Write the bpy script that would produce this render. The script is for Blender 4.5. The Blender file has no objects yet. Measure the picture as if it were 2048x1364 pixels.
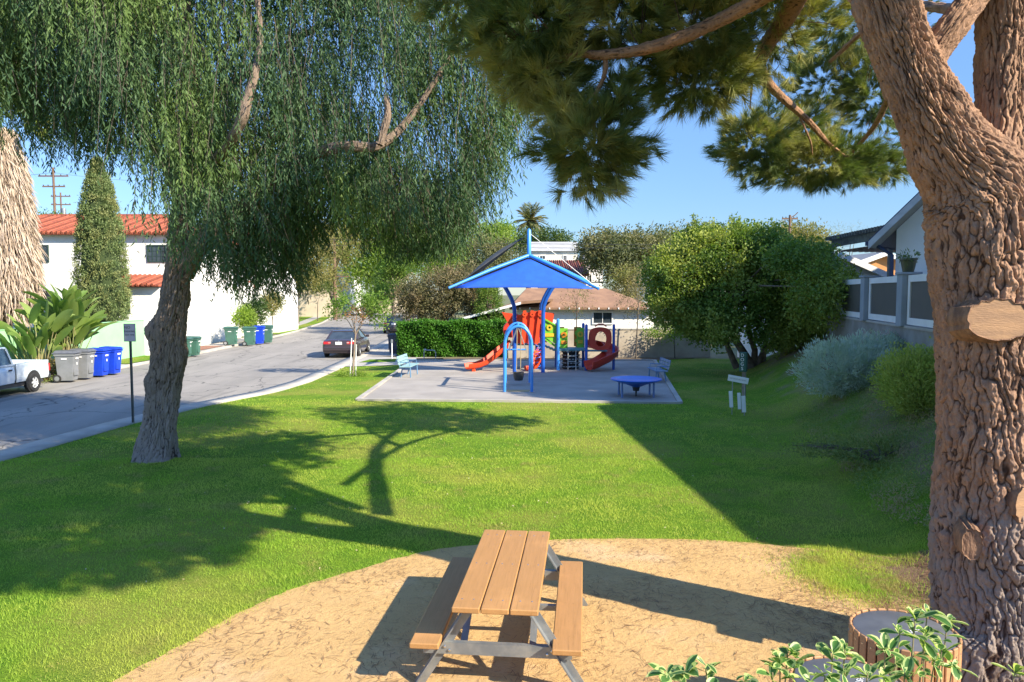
import bpy, math, random
import numpy as np
from mathutils import Vector, Matrix
R = math.radians
random.seed(7)
sc = bpy.context.scene
COL = sc.collection

# ------------------------------------------------------------------ camera maths (design-time conversion only)
F = 1480.0; CH = 3.4; PITCH = math.atan((682-585)/F)
_c, _s = math.cos(PITCH), math.sin(PITCH)
def ray(px, py):
    u = (px-1024)/F; v = (682-py)/F
    return (u, _c+v*_s, -_s+v*_c)
def P(px, py, Y):
    r = ray(px, py); t = Y/r[1]
    return Vector((r[0]*t, Y, CH+r[2]*t))

# ------------------------------------------------------------------ object bookkeeping
def tag(o, label=None, cat=None, group=None, kind=None):
    if label: o['label'] = label
    if cat: o['category'] = cat
    if group: o['group'] = group
    if kind: o['kind'] = kind
    return o
def empty(name, loc, rz=0, label=None, cat=None, group=None):
    o = bpy.data.objects.new(name, None); COL.objects.link(o)
    o.location = loc; o.rotation_euler = (0, 0, rz); o.empty_display_size = .2
    return tag(o, label, cat, group)
def link(name, me, parent=None):
    o = bpy.data.objects.new(name, me); COL.objects.link(o)
    if parent: o.parent = parent
    return o
def copy_tree(o, parent=None):
    c = o.copy(); COL.objects.link(c)
    if parent: c.parent = parent
    for ch in [x for x in bpy.data.objects if x.parent == o]:
        copy_tree(ch, c)
    return c

# ------------------------------------------------------------------ materials
MATS = {}
def new_mat(name):
    m = bpy.data.materials.new(name); m.use_nodes = True
    nt = m.node_tree; nt.nodes.clear()
    out = nt.nodes.new('ShaderNodeOutputMaterial')
    return m, nt, out
def nd(nt, t, **kw):
    n = nt.nodes.new(t)
    for k, v in kw.items():
        if k.startswith('i_'): n.inputs[k[2:].replace('_', ' ')].default_value = v
        else: setattr(n, k, v)
    return n
def rgb(c): return (c[0], c[1], c[2], 1)
def mix_col(nt, fac, a, b):
    m = nt.nodes.new('ShaderNodeMix'); m.data_type = 'RGBA'
    for sock, v in ((m.inputs[6], a), (m.inputs[7], b)):
        if isinstance(v, tuple): sock.default_value = rgb(v)
        else: nt.links.new(v, sock)
    if isinstance(fac, (int, float)): m.inputs[0].default_value = fac
    else: nt.links.new(fac, m.inputs[0])
    return m.outputs[2]
def ramp(nt, src, lo, hi):
    r = nt.nodes.new('ShaderNodeMapRange'); r.inputs[1].default_value = lo; r.inputs[2].default_value = hi
    r.interpolation_type = 'SMOOTHSTEP'
    nt.links.new(src, r.inputs[0]); return r.outputs[0]
def coords(nt, scale=(1, 1, 1), kind='Object'):
    tc = nt.nodes.new('ShaderNodeTexCoord'); mp = nt.nodes.new('ShaderNodeMapping')
    mp.inputs['Scale'].default_value = scale
    nt.links.new(tc.outputs[kind], mp.inputs[0]); return mp.outputs[0]
def noise(nt, vec, scale, detail=4, rough=.55, dist=0):
    n = nt.nodes.new('ShaderNodeTexNoise')
    n.inputs['Scale'].default_value = scale; n.inputs['Detail'].default_value = detail
    n.inputs['Roughness'].default_value = rough; n.inputs['Distortion'].default_value = dist
    nt.links.new(vec, n.inputs['Vector']); return n.outputs['Fac']
def mat(name, col, col2=None, scale=3.0, rough=.6, bump=0, bscale=40, metal=0, spec=.5, stretch=(1, 1, 1), lo=.35, hi=.65, coat=0, dist=.01):
    if name in MATS: return MATS[name]
    m, nt, out = new_mat(name)
    b = nt.nodes.new('ShaderNodeBsdfPrincipled')
    b.inputs['Roughness'].default_value = rough; b.inputs['Metallic'].default_value = metal
    b.inputs['Specular IOR Level'].default_value = spec; b.inputs['Coat Weight'].default_value = coat
    if col2 is None: col2 = tuple(x*.82 for x in col)
    v = coords(nt, stretch)
    f = ramp(nt, noise(nt, v, scale, 5), lo, hi)
    nt.links.new(mix_col(nt, f, col, col2), b.inputs['Base Color'])
    if bump:
        bp = nt.nodes.new('ShaderNodeBump'); bp.inputs['Strength'].default_value = bump; bp.inputs['Distance'].default_value = dist
        nt.links.new(noise(nt, v, bscale, 5), bp.inputs['Height']); nt.links.new(bp.outputs[0], b.inputs['Normal'])
    nt.links.new(b.outputs[0], out.inputs[0]); MATS[name] = m
    return m
def leafmat(name, a, b, c=None, trans=.35, patch=.6, rough=.6, tint=None):
    """two-tone per leaf, third tone in patches; light passes through"""
    if name in MATS: return MATS[name]
    m, nt, out = new_mat(name)
    g = nt.nodes.new('ShaderNodeNewGeometry')
    col = mix_col(nt, g.outputs['Random Per Island'], a, b)
    if c:
        f = ramp(nt, noise(nt, coords(nt), patch, 3), .45, .62)
        col = mix_col(nt, f, col, c)
    d = nt.nodes.new('ShaderNodeBsdfPrincipled'); d.inputs['Roughness'].default_value = rough
    d.inputs['Specular IOR Level'].default_value = .3
    nt.links.new(col, d.inputs['Base Color'])
    t = nt.nodes.new('ShaderNodeBsdfTranslucent')
    tm = nt.nodes.new('ShaderNodeMix'); tm.data_type = 'RGBA'; tm.blend_type = 'MULTIPLY'; tm.inputs[0].default_value = 1
    nt.links.new(col, tm.inputs[6]); tm.inputs[7].default_value = (1.3, 1.45, .6, 1)
    nt.links.new(tm.outputs[2], t.inputs[0])
    mx = nt.nodes.new('ShaderNodeMixShader'); mx.inputs[0].default_value = trans
    nt.links.new(d.outputs[0], mx.inputs[1]); nt.links.new(t.outputs[0], mx.inputs[2])
    nt.links.new(mx.outputs[0], out.inputs[0]); MATS[name] = m
    return m
def glass(name, col=(.03, .04, .05)):
    return mat(name, col, tuple(x*1.5 for x in col), rough=.08, spec=.8)

# ------------------------------------------------------------------ mesh builder
class MB:
    def __init__(s): s.v = []; s.f = []; s.m = []
    def add(s, vs, fs, mi=0):
        o = len(s.v); s.v += [tuple(v) for v in vs]
        s.f += [tuple(i+o for i in f) for f in fs]; s.m += [mi]*len(fs)
        return s
    def box(s, c, d, rot=None, mi=0, bev=0.0, taper=1.0):
        hx, hy, hz = d[0]/2, d[1]/2, d[2]/2
        if bev > 0:
            b = min(bev, hx*.9, hy*.9, hz*.9); vs = []; 
            for zz, k in ((-hz, b), (-hz+b, 0), (hz-b, 0), (hz, b)):
                x, y = hx-k, hy-k; q = b-k*.0
                for (px, py) in ((-x+b, -y), (x-b, -y), (x, -y+b), (x, y-b), (x-b, y), (-x+b, y), (-x, y-b), (-x, -y+b)):
                    vs.append(Vector((px, py, zz)))
            fs = [tuple(range(7, -1, -1)), tuple(range(24, 32))]
            for l in range(3):
                for i in range(8):
                    j = (i+1) % 8; fs.append((l*8+i, l*8+j, l*8+8+j, l*8+8+i))
        else:
            vs = [Vector((x*(taper if z > 0 else 1), y*(taper if z > 0 else 1), z)) for z in (-hz, hz) for x, y in ((-hx, -hy), (hx, -hy), (hx, hy), (-hx, hy))]
            fs = [(3, 2, 1, 0), (4, 5, 6, 7), (0, 1, 5, 4), (1, 2, 6, 5), (2, 3, 7, 6), (3, 0, 4, 7)]
        if rot is not None:
            M = rot if isinstance(rot, Matrix) else Matrix.Rotation(rot, 3, 'Z')
            vs = [M @ v for v in vs]
        c = Vector(c)
        return s.add([v+c for v in vs], fs, mi)
    def beam(s, a, b, w, h, mi=0, up=Vector((0, 0, 1))):
        a = Vector(a); b = Vector(b); d = (b-a); L = d.length; d.normalize()
        if abs(d.dot(up)) > .99: up = Vector((0, 1, 0))
        x = d.cross(up).normalized(); z = x.cross(d)
        M = Matrix((x, d, z)).transposed()
        return s.box((a+b)/2, (w, L, h), M, mi)
    def tube(s, pts, rs, n=10, mi=0, cap=True, fn=None):
        pts = [Vector(p) for p in pts]
        if not hasattr(rs, '__len__'): rs = [rs]*len(pts)
        T = []
        for i in range(len(pts)):
            a = pts[max(i-1, 0)]; b = pts[min(i+1, len(pts)-1)]; T.append((b-a).normalized())
        u = T[0].orthogonal().normalized()
        if abs(T[0].z) > .8: u = (Vector((1, 0, 0))-T[0]*T[0].x).normalized()
        vs = []; fs = []
        for i, p in enumerate(pts):
            u = (u-T[i]*u.dot(T[i])).normalized(); w = T[i].cross(u)
            for k in range(n):
                a = 2*math.pi*k/n; vs.append(p+(u*math.cos(a)+w*math.sin(a))*rs[i])
        for i in range(len(pts)-1):
            for k in range(n):
                j = (k+1) % n; fs.append((i*n+k, i*n+j, i*n+n+j, i*n+n+k))
        if cap: fs.append(tuple(range(n-1, -1, -1))); fs.append(tuple(range((len(pts)-1)*n, len(pts)*n)))
        return s.add(vs, fs, mi)
    def lathe(s, prof, c=(0, 0, 0), n=24, mi=0, axis='Z', sweep=2*math.pi):
        vs = []; fs = []; c = Vector(c); full = abs(sweep-2*math.pi) < 1e-6; m = n if full else n+1
        for r, z in prof:
            for k in range(m):
                a = sweep*k/n
                if axis == 'Z': v = Vector((r*math.cos(a), r*math.sin(a), z))
                elif axis == 'X': v = Vector((z, r*math.cos(a), r*math.sin(a)))
                else: v = Vector((r*math.cos(a), z, -r*math.sin(a)))
                vs.append(c+v)
        for i in range(len(prof)-1):
            for k in range(n):
                j = (k+1) % m; fs.append((i*m+k, i*m+j, i*m+m+j, i*m+m+k))
        return s.add(vs, fs, mi)
    def prism(s, poly, y0, y1, axis='Y', mi=0):
        n = len(poly); vs = []
        for yy in (y0, y1):
            for a, b in poly:
                vs.append(Vector({'Y': (a, yy, b), 'X': (yy, a, b), 'Z': (a, b, yy)}[axis]))
        fs = [tuple(range(n-1, -1, -1)), tuple(range(n, 2*n))]+[(i, (i+1) % n, n+(i+1) % n, n+i) for i in range(n)]
        return s.add(vs, fs, mi)
    def build(s, name, mats, parent=None, smooth=False, loc=None, fixn=True):
        me = bpy.data.meshes.new(name); me.from_pydata(s.v, [], s.f)
        if not isinstance(mats, (list, tuple)): mats = [mats]
        for m in mats: me.materials.append(m)
        me.polygons.foreach_set('material_index', s.m)
        if fixn:
            import bmesh
            bm = bmesh.new(); bm.from_mesh(me); bmesh.ops.recalc_face_normals(bm, faces=bm.faces); bm.to_mesh(me); bm.free()
        if smooth:
            me.polygons.foreach_set('use_smooth', [True]*len(me.polygons))
            me.set_sharp_from_angle(angle=R(smooth if smooth > 1 else 40))
        me.update()
        o = link(name, me, parent)
        if loc is not None: o.location = loc
        return o
def npmesh(name, V, Fc, mats, parent=None, smooth=False, mi=None):
    V = np.asarray(V, dtype=np.float32); Fc = np.asarray(Fc, dtype=np.int32)
    me = bpy.data.meshes.new(name); k = Fc.shape[1]
    me.vertices.add(len(V)); me.vertices.foreach_set('co', V.ravel())
    me.loops.add(Fc.size); me.loops.foreach_set('vertex_index', Fc.ravel())
    me.polygons.add(len(Fc)); me.polygons.foreach_set('loop_start', np.arange(0, Fc.size, k, dtype=np.int32))
    if not isinstance(mats, (list, tuple)): mats = [mats]
    for m in mats: me.materials.append(m)
    if mi is not None: me.polygons.foreach_set('material_index', np.asarray(mi, dtype=np.int32))
    if smooth: me.polygons.foreach_set('use_smooth', np.ones(len(Fc), dtype=bool))
    me.update(calc_edges=True); me.validate()
    return link(name, me, parent)
rng = np.random.default_rng(11)
def unit(n, r=rng):
    v = r.normal(size=(n, 3)); return v/np.linalg.norm(v, axis=1, keepdims=True)
def nrm(v): return v/np.maximum(np.linalg.norm(v, axis=1, keepdims=True), 1e-9)
def leaf_arrays(pts, d, L, W, sd=None):
    n = len(pts); d = nrm(d)
    s = nrm(np.cross(d, unit(n) if sd is None else sd))
    L = np.asarray(L).reshape(-1, 1)*np.ones((n, 1)); W = np.asarray(W).reshape(-1, 1)*np.ones((n, 1))
    a = pts; b = pts+d*L*.45+s*W/2; c = pts+d*L; e = pts+d*L*.45-s*W/2
    V = np.stack([a, b, c, e], 1).reshape(-1, 3)
    return V, np.arange(4*n).reshape(-1, 4)
def clumps(ells, ncl, nlf, sig, shell=(.55, 1.0), flat=1.0, low=-1.0):
    """leaf positions gathered in clumps spread over ellipsoids (c, r)"""
    w = np.array([e[1][0]*e[1][1]+e[1][1]*e[1][2]+e[1][0]*e[1][2] for e in ells]); w = w/w.sum()
    idx = rng.choice(len(ells), ncl, p=w); u = unit(ncl)
    u[:, 2] = np.where(u[:, 2] < low, -u[:, 2], u[:, 2])
    rad = rng.uniform(shell[0], shell[1], (ncl, 1))
    C = np.array([e[0] for e in ells])[idx]; Rr = np.array([e[1] for e in ells])[idx]
    cc = C+u*Rr*rad
    cs = sig*rng.uniform(.6, 1.4, (ncl, 1))
    pts = np.repeat(cc, nlf, 0)+np.clip(rng.normal(size=(ncl*nlf, 3)), -1.7, 1.7)*np.repeat(cs, nlf, 0)*np.array([1, 1, flat])
    out = np.repeat(u, nlf, 0)
    return pts, out
def foliage(name, ells, ncl, nlf, sig, L, W, m, parent, shell=(.55, 1.0), droop=.0, flat=1.0, low=-1.0, outk=.6):
    pts, out = clumps(ells, ncl, nlf, sig, shell, flat, low)
    d = unit(len(pts))+out*outk+np.array([0, 0, -droop])
    V, Fc = leaf_arrays(pts, d, L*rng.uniform(.6, 1.3, len(pts)), W*rng.uniform(.7, 1.2, len(pts)))
    return npmesh(name, V, Fc, m, parent)

# ------------------------------------------------------------------ shared materials
BARK = mat('bark_grey', (.16, .13, .10), (.08, .065, .05), scale=6, rough=.9, bump=.8, bscale=18, stretch=(1, 1, .3), dist=.03)
BLUEP = mat('blue_powder_coat', (.03, .20, .72), (.025, .17, .62), rough=.35, scale=2)
BLUEL = mat('light_blue_powder_coat', (.06, .30, .80), (.05, .26, .72), rough=.35, scale=2)
REDP = mat('red_plastic', (.72, .07, .015), (.62, .055, .012), rough=.55, scale=2)
REDD = mat('dark_red_plastic', (.64, .05, .025), (.56, .045, .02), rough=.4, scale=2)
CONC = mat('concrete', (.43, .40, .355), (.34, .315, .28), scale=1.3, rough=.9, bump=.3, bscale=60)
WHITEW = mat('white_stucco', (.82, .81, .78), (.76, .75, .71), scale=.8, rough=.9, bump=.25, bscale=25)
TILE = None
RUB = mat('black_rubber', (.02, .02, .02), (.03, .03, .03), rough=.8)
DARKM = mat('dark_metal', (.03, .03, .035), (.05, .05, .05), rough=.5)
GALV = mat('galvanized_steel', (.30, .32, .34), (.42, .44, .45), scale=5, rough=.45, metal=.7, bump=.1)
WHITEP = mat('white_paint', (.80, .80, .80), (.74, .74, .73), scale=2, rough=.5)
GLASS = glass('dark_glass')
CHROME = mat('chrome_trim', (.6, .6, .62), (.55, .55, .56), rough=.2, metal=.9)
def bark_mat(name, a, b, c):
    m, nt, out = new_mat(name)
    v = coords(nt)
    at = nt.nodes.new('ShaderNodeAttribute'); at.attribute_name = 'crack'
    n1 = noise(nt, v, 3.5, 6, .6); n2 = noise(nt, coords(nt, (1, 1, .45)), 16, 10, .75, .6)
    col = mix_col(nt, ramp(nt, n1, .35, .65), a, b)
    col = mix_col(nt, ramp(nt, n2, .40, .75), col, tuple(min(1, x*1.35) for x in a))
    sz = nt.nodes.new('ShaderNodeSeparateXYZ'); nt.links.new(v, sz.inputs[0]); ad = nt.nodes.new('ShaderNodeMath'); ad.operation = 'MULTIPLY_ADD'; nt.links.new(n1, ad.inputs[0]); ad.inputs[1].default_value = 3.2; nt.links.new(sz.outputs[2], ad.inputs[2])
    col = mix_col(nt, ramp(nt, ad.outputs[0], 3.7, 2.4), col, (.31, .25, .215))
    col = mix_col(nt, ramp(nt, at.outputs['Fac'], .14, .0), col, c)
    p = nt.nodes.new('ShaderNodeBsdfPrincipled'); p.inputs['Roughness'].default_value = .92; p.inputs['Specular IOR Level'].default_value = .15
    nt.links.new(col, p.inputs['Base Color'])
    bp = nt.nodes.new('ShaderNodeBump'); bp.inputs['Strength'].default_value = 1.0; bp.inputs['Distance'].default_value = .03
    nt.links.new(n2, bp.inputs['Height']); nt.links.new(bp.outputs[0], p.inputs['Normal'])
    nt.links.new(p.outputs[0], out.inputs[0]); return m
PINEBARK = bark_mat('pine_bark', (.41, .245, .16), (.28, .175, .125), (.07, .04, .03))
PEPBARK = bark_mat('pepper_bark', (.25, .19, .15), (.17, .13, .105), (.05, .035, .03))

def vor2(u, v, period, seed=3):
    """2-D voronoi F1, F2-F1 and cell random on (u periodic, v)"""
    iu = np.floor(u).astype(int); iv = np.floor(v).astype(int)
    f1 = np.full(u.shape, 9.); f2 = np.full(u.shape, 9.); cell = np.zeros(u.shape)
    for a in (-1, 0, 1):
        for b in (-1, 0, 1):
            cu = iu+a; cv = iv+b; hu = np.mod(cu, period)
            h = np.sin(hu*127.1+cv*311.7+seed*17.3)*43758.5453; r1 = h-np.floor(h)
            h = np.sin(hu*269.5+cv*183.3+seed*7.7)*43758.5453; r2 = h-np.floor(h)
            d = np.hypot(cu+r1-u, cv+r2-v)
            n1 = np.minimum(f1, d); f2 = np.where(d < f1, f1, np.minimum(f2, d)); cell = np.where(d < f1, r1, cell); f1 = n1
    return f1, f2-f1, cell
def vnoise(u, v, pu, seed):
    r_ = np.random.default_rng(seed); G = r_.random((pu, 4096)); iu = np.floor(u).astype(int); iv = np.floor(v).astype(int); fu = u-iu; fv = v-iv
    fu = fu*fu*(3-2*fu); fv = fv*fv*(3-2*fv); a = iu % pu; b = (iu+1) % pu; c = iv % 4096; d = (iv+1) % 4096
    return (G[a, c]*(1-fu)+G[b, c]*fu)*(1-fv)+(G[a, d]*(1-fu)+G[b, d]*fu)*fv-.5
def trunk_mesh(name, pts, rs, m, parent, n=120, seg=None, cells=14, vs=3.0, amp=.05, seed=1, lump=.05, bumps=(), flare=0):
    """bark-displaced tapering limb through pts; bumps = (t, angle, radius, height)"""
    P_ = np.array([list(p) for p in pts]); L = np.r_[0, np.cumsum(np.linalg.norm(np.diff(P_, axis=0), axis=1))]
    if seg is None: seg = int(L[-1]*n/ (2*math.pi*np.mean(rs)) * .8)+4
    t = np.linspace(0, L[-1], seg)
    def cr(vals):   # smooth interpolation
        vals = np.asarray(vals, float); 
        k = np.interp(t, L, np.arange(len(L))); i = np.clip(k.astype(int), 0, len(L)-2); f = k-i
        if vals.ndim == 1: vals = vals[:, None]; sq = True
        else: sq = False
        p0 = vals[np.clip(i-1, 0, None)]; p1 = vals[i]; p2 = vals[i+1]; p3 = vals[np.clip(i+2, None, len(L)-1)]; f = f[:, None]
        r = .5*((2*p1)+(-p0+p2)*f+(2*p0-5*p1+4*p2-p3)*f*f+(-p0+3*p1-3*p2+p3)*f**3)
        return r[:, 0] if sq else r
    C = cr(P_); rr = cr(rs); T = np.gradient(C, axis=0); T = nrm(T)
    u = np.array([1., 0, 0]) if abs(T[0][0]) < .8 else np.array([0, 0, 1.]); U = []; 
    for i in range(seg):
        u = u-T[i]*np.dot(u, T[i]); u /= np.linalg.norm(u); U.append(u)
    U = np.array(U); W = np.cross(T, U)
    th = np.linspace(0, 2*math.pi, n, endpoint=False)
    TH, TT = np.meshgrid(th, t)
    kk = cells/16; wob = kk*(.30*np.sin(TT*3.1+TH*2+seed)+.16*np.sin(TT*7.7-TH*3+seed*2)+.07*np.sin(TT*17+TH*7)+.04*np.sin(TT*41-TH*11))
    wob = wob+vnoise(TH/(2*math.pi)*cells*2, TT*vs*6, cells*2, seed+7)*.35
    f1, e, cell = vor2(TH/(2*math.pi)*cells+wob, TT*vs+vnoise(TH/(2*math.pi)*cells*2, TT*vs*5, cells*2, seed+8)*.5+.5*np.sin(TH*7+seed)+.3*np.sin(TH*17+TT*3), cells, seed)
    f1b, e2, cell2 = vor2(TH/(2*math.pi)*cells*2+wob*1.5, TT*vs*2.6, cells*2, seed+5)
    U0 = TH/(2*math.pi)
    fb = vnoise(U0*cells*1.5, TT*vs*2.2, int(cells*1.5), seed+1)*.9+vnoise(U0*cells*4, TT*vs*7, cells*4, seed+2)*.7+vnoise(U0*cells*8, TT*vs*18, cells*8, seed+3)*.55+vnoise(U0*cells*3, TT*vs*26, cells*3, seed+4)*.35
    disp = np.clip(e*3.0, 0, 1)**.8*amp*(.7+.7*cell)+np.clip(e2*3.5, 0, 1)*amp*.3+amp*.3*cell2+amp*.95*fb+amp*.4*np.sin(TH*6+TT*2.2+seed)*np.sin(TT*3.3-TH*2)
    rad = rr[:, None]*(1+lump*np.sin(TH*2+TT*1.3+seed)+lump*.7*np.sin(TH*3-TT*2.1+seed))-amp*.8+disp
    if flare:
        k = np.exp(-TT/.22); rad = rad*(1+flare*k*(1+.45*np.sin(TH*5+seed)+.3*np.sin(TH*8)))
    for (bt, ba, br, bh) in bumps:
        da = (TH-ba+math.pi) % (2*math.pi)-math.pi
        q = ((TT-bt)/br)**2+(da*np.mean(rs)/br)**2
        rad = rad+bh*np.exp(-q)
    V = C[:, None, :]+rad[..., None]*(np.cos(TH)[..., None]*U[:, None, :]+np.sin(TH)[..., None]*W[:, None, :])
    i = np.arange(seg-1)[:, None]*n; k = np.arange(n)[None, :]; k2 = (k+1) % n
    Fc = np.stack([i+k, i+k2, i+n+k2, i+n+k], -1).reshape(-1, 4)
    o = npmesh(name, V.reshape(-1, 3), Fc, m, parent, smooth=True)
    at = o.data.attributes.new('crack', 'FLOAT', 'POINT'); at.data.foreach_set('value', (np.minimum(e, e2*2.2+.06)).astype(np.float32).ravel())
    return o

# ------------------------------------------------------------------ terrain
def sstep(t): t = np.clip(t, 0, 1); return t*t*(3-2*t)
def fence_x(y): return 5.9+.22*y
def hgt(x, y):
    x = np.asarray(x, float); y = np.asarray(y, float)
    t = (x-(fence_x(y)-3.3))/3.0
    return 1.25*sstep(t)*sstep((38-y)/7)
KR = [(-15.5, 2), (-11.8, 9), (-10.35, 14), (-9.85, 18.8), (-9.15, 22), (-8.0, 25.2), (-7.65, 28), (-7.65, 33), (-7.9, 44), (-8.5, 60), (-10.4, 80), (-14, 110), (-26, 170)]   # lawn edge
WR = [(x-.75, y) for x, y in KR]                                                                      # road edge, right
KL = [(-27, 0), (-22, 10), (-19.3, 18), (-18.1, 26), (-17.6, 32), (-17.3, 40), (-17.6, 50), (-18.6, 64), (-21, 82), (-27, 115), (-43, 170)]
def interp(poly, y): return np.interp(y, [p[1] for p in poly], [p[0] for p in poly])
def ribbon(name, xa, xb, ys, z, m, nx=2, zf=None, kind='structure'):
    V = []; 
    for y in ys:
        a, b = xa(y), xb(y)
        for i in range(nx):
            x = a+(b-a)*i/(nx-1); V.append((x, y, z+(float(hgt(x, y)) if zf else 0)))
    n = nx; Fc = [(j*n+i, j*n+i+1, j*n+n+i+1, j*n+n+i) for j in range(len(ys)-1) for i in range(n-1)]
    o = npmesh(name, V, Fc, m, smooth=True); return tag(o, kind=kind)
PAD = [(-6.5, 1.5), (-4.6, 4.2), (-3.6, 6.0), (-3.1, 7.15), (-2.61, 8.13), (-1.87, 8.88), (-.95, 9.6), (.5, 9.95), (1.7, 10.0), (2.83, 9.93), (3.55, 9.75), (4.6, 9.4), (5.6, 8.9), (6.4, 7.6), (7.4, 3), (7.4, 1.5)]
def smooth_poly(p, k=5, jit=.03):
    r = random.Random(5); out = []
    n = len(p)
    for i in range(n):
        p0, p1, p2, p3 = [Vector(p[j % n]) for j in (i-1, i, i+1, i+2)]
        for q in range(k):
            f = q/k; v = .5*((2*p1)+(-p0+p2)*f+(2*p0-5*p1+4*p2-p3)*f*f+(-p0+3*p1-3*p2+p3)*f**3)
            out.append((v.x+r.uniform(-jit, jit), v.y+r.uniform(-jit, jit)))
    return out
PADS = smooth_poly(PAD, 10, .022)
PLAY = [(-4.85, 23.15), (5.15, 22.5), (7.1, 36.7), (-4.9, 36.7)]
def inpoly(x, y, poly):
    c = np.zeros(x.shape, bool); n = len(poly)
    for i in range(n):
        x1, y1 = poly[i]; x2, y2 = poly[(i+1) % n]
        if y1 == y2: continue
        k = ((y1 > y) != (y2 > y)) & (x < (x2-x1)*(y-y1)/(y2-y1)+x1); c ^= k
    return c
def lawn_mat():
    m, nt, out = new_mat('lawn_grass')
    v = coords(nt)
    big = noise(nt, v, .35, 4); mid = noise(nt, v, 2.2, 5, .65); fine = noise(nt, v, 38, 4, .7)
    col = mix_col(nt, ramp(nt, mid, .3, .7), (.15, .31, .025), (.26, .42, .035))
    col = mix_col(nt, ramp(nt, big, .44, .62), col, (.36, .41, .07))
    col = mix_col(nt, ramp(nt, fine, .35, .8), tuple_scale(nt, col, .5), col)
    # worn bare soil near the planted bank on the right
    sx = nt.nodes.new('ShaderNodeSeparateXYZ'); nt.links.new(v, sx.inputs[0])
    ma = nt.nodes.new('ShaderNodeMath'); ma.operation = 'MULTIPLY_ADD'; nt.links.new(sx.outputs[1], ma.inputs[0]); ma.inputs[1].default_value = -.22
    nt.links.new(sx.outputs[0], ma.inputs[2])
    ad = nt.nodes.new('ShaderNodeMath'); ad.operation = 'MULTIPLY_ADD'; nt.links.new(noise(nt, v, .9, 5, .6), ad.inputs[0]); ad.inputs[1].default_value = 5.0
    nt.links.new(ma.outputs[0], ad.inputs[2])
    col = mix_col(nt, ramp(nt, ad.outputs[0], 6.0, 7.6), col, (.25, .19, .12))
    p = nt.nodes.new('ShaderNodeBsdfPrincipled'); p.inputs['Roughness'].default_value = .9; p.inputs['Specular IOR Level'].default_value = .1
    nt.links.new(col, p.inputs['Base Color'])
    bp = nt.nodes.new('ShaderNodeBump'); bp.inputs['Strength'].default_value = .9; bp.inputs['Distance'].default_value = .05
    nt.links.new(fine, bp.inputs['Height']); nt.links.new(bp.outputs[0], p.inputs['Normal'])
    nt.links.new(p.outputs[0], out.inputs[0]); return m
def tuple_scale(nt, col, k):
    m = nt.nodes.new('ShaderNodeMix'); m.data_type = 'RGBA'; m.blend_type = 'MULTIPLY'; m.inputs[0].default_value = 1
    nt.links.new(col, m.inputs[6]); m.inputs[7].default_value = (k, k, k, 1); return m.outputs[2]
def dirt_mat():
    m, nt, out = new_mat('packed_dirt')
    v = coords(nt)
    col = mix_col(nt, ramp(nt, noise(nt, v, 1.1, 6, .6), .35, .68), (.60, .39, .175), (.51, .33, .145))
    col = mix_col(nt, ramp(nt, noise(nt, v, 45, 5, .75), .50, .72), col, (.34, .22, .11)); col = mix_col(nt, ramp(nt, noise(nt, v, 2.2, 5, .55), .48, .66), col, (.55, .36, .165)); col = mix_col(nt, ramp(nt, noise(nt, v, .6, 4, .6), .52, .7), col, (.60, .42, .24))
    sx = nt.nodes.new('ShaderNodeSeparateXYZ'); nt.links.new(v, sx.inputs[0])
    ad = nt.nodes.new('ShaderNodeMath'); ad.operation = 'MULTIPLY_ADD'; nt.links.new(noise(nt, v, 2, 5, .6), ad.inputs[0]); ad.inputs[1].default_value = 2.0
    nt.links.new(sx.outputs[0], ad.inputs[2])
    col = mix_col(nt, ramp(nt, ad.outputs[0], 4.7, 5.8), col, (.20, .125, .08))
    p = nt.nodes.new('ShaderNodeBsdfPrincipled'); p.inputs['Roughness'].default_value = .95; p.inputs['Specular IOR Level'].default_value = .1
    nt.links.new(col, p.inputs['Base Color'])
    bp = nt.nodes.new('ShaderNodeBump'); bp.inputs['Strength'].default_value = 1.0; bp.inputs['Distance'].default_value = .028
    nt.links.new(noise(nt, v, 12, 8, .75), bp.inputs['Height']); nt.links.new(bp.outputs[0], p.inputs['Normal'])
    nt.links.new(p.outputs[0], out.inputs[0]); return m
LAWN = lawn_mat(); DIRT = dirt_mat()
def asphalt_mat():
    m, nt, out = new_mat('asphalt'); v = coords(nt)
    col = mix_col(nt, ramp(nt, noise(nt, coords(nt, (1, .25, 1)), .8, 5, .6), .3, .7), (.31, .285, .255), (.24, .222, .20))
    col = mix_col(nt, ramp(nt, noise(nt, coords(nt, (1, .12, 1)), 1.6, 3), .56, .66), col, (.205, .19, .172))
    vo = nt.nodes.new('ShaderNodeTexVoronoi'); vo.feature = 'DISTANCE_TO_EDGE'; vo.inputs['Scale'].default_value = .28
    wv = nt.nodes.new('ShaderNodeVectorMath'); wv.operation = 'ADD'; nz = nt.nodes.new('ShaderNodeTexNoise'); nz.inputs['Scale'].default_value = 1.2; nz.inputs['Detail'].default_value = 6; nt.links.new(v, nz.inputs['Vector'])
    nt.links.new(v, wv.inputs[0]); nt.links.new(nz.outputs['Color'], wv.inputs[1]); nt.links.new(wv.outputs[0], vo.inputs['Vector'])
    col = mix_col(nt, ramp(nt, vo.outputs['Distance'], .012, .0), col, (.09, .085, .08))
    col = mix_col(nt, ramp(nt, noise(nt, v, 90, 3, .7), .45, .75), col, tuple_scale(nt, col, .72))
    p = nt.nodes.new('ShaderNodeBsdfPrincipled'); p.inputs['Roughness'].default_value = .9; nt.links.new(col, p.inputs['Base Color'])
    bp = nt.nodes.new('ShaderNodeBump'); bp.inputs['Strength'].default_value = .4; bp.inputs['Distance'].default_value = .01; nt.links.new(noise(nt, v, 150, 3), bp.inputs['Height']); nt.links.new(bp.outputs[0], p.inputs['Normal'])
    nt.links.new(p.outputs[0], out.inputs[0]); return m
ASPH = asphalt_mat()
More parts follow.
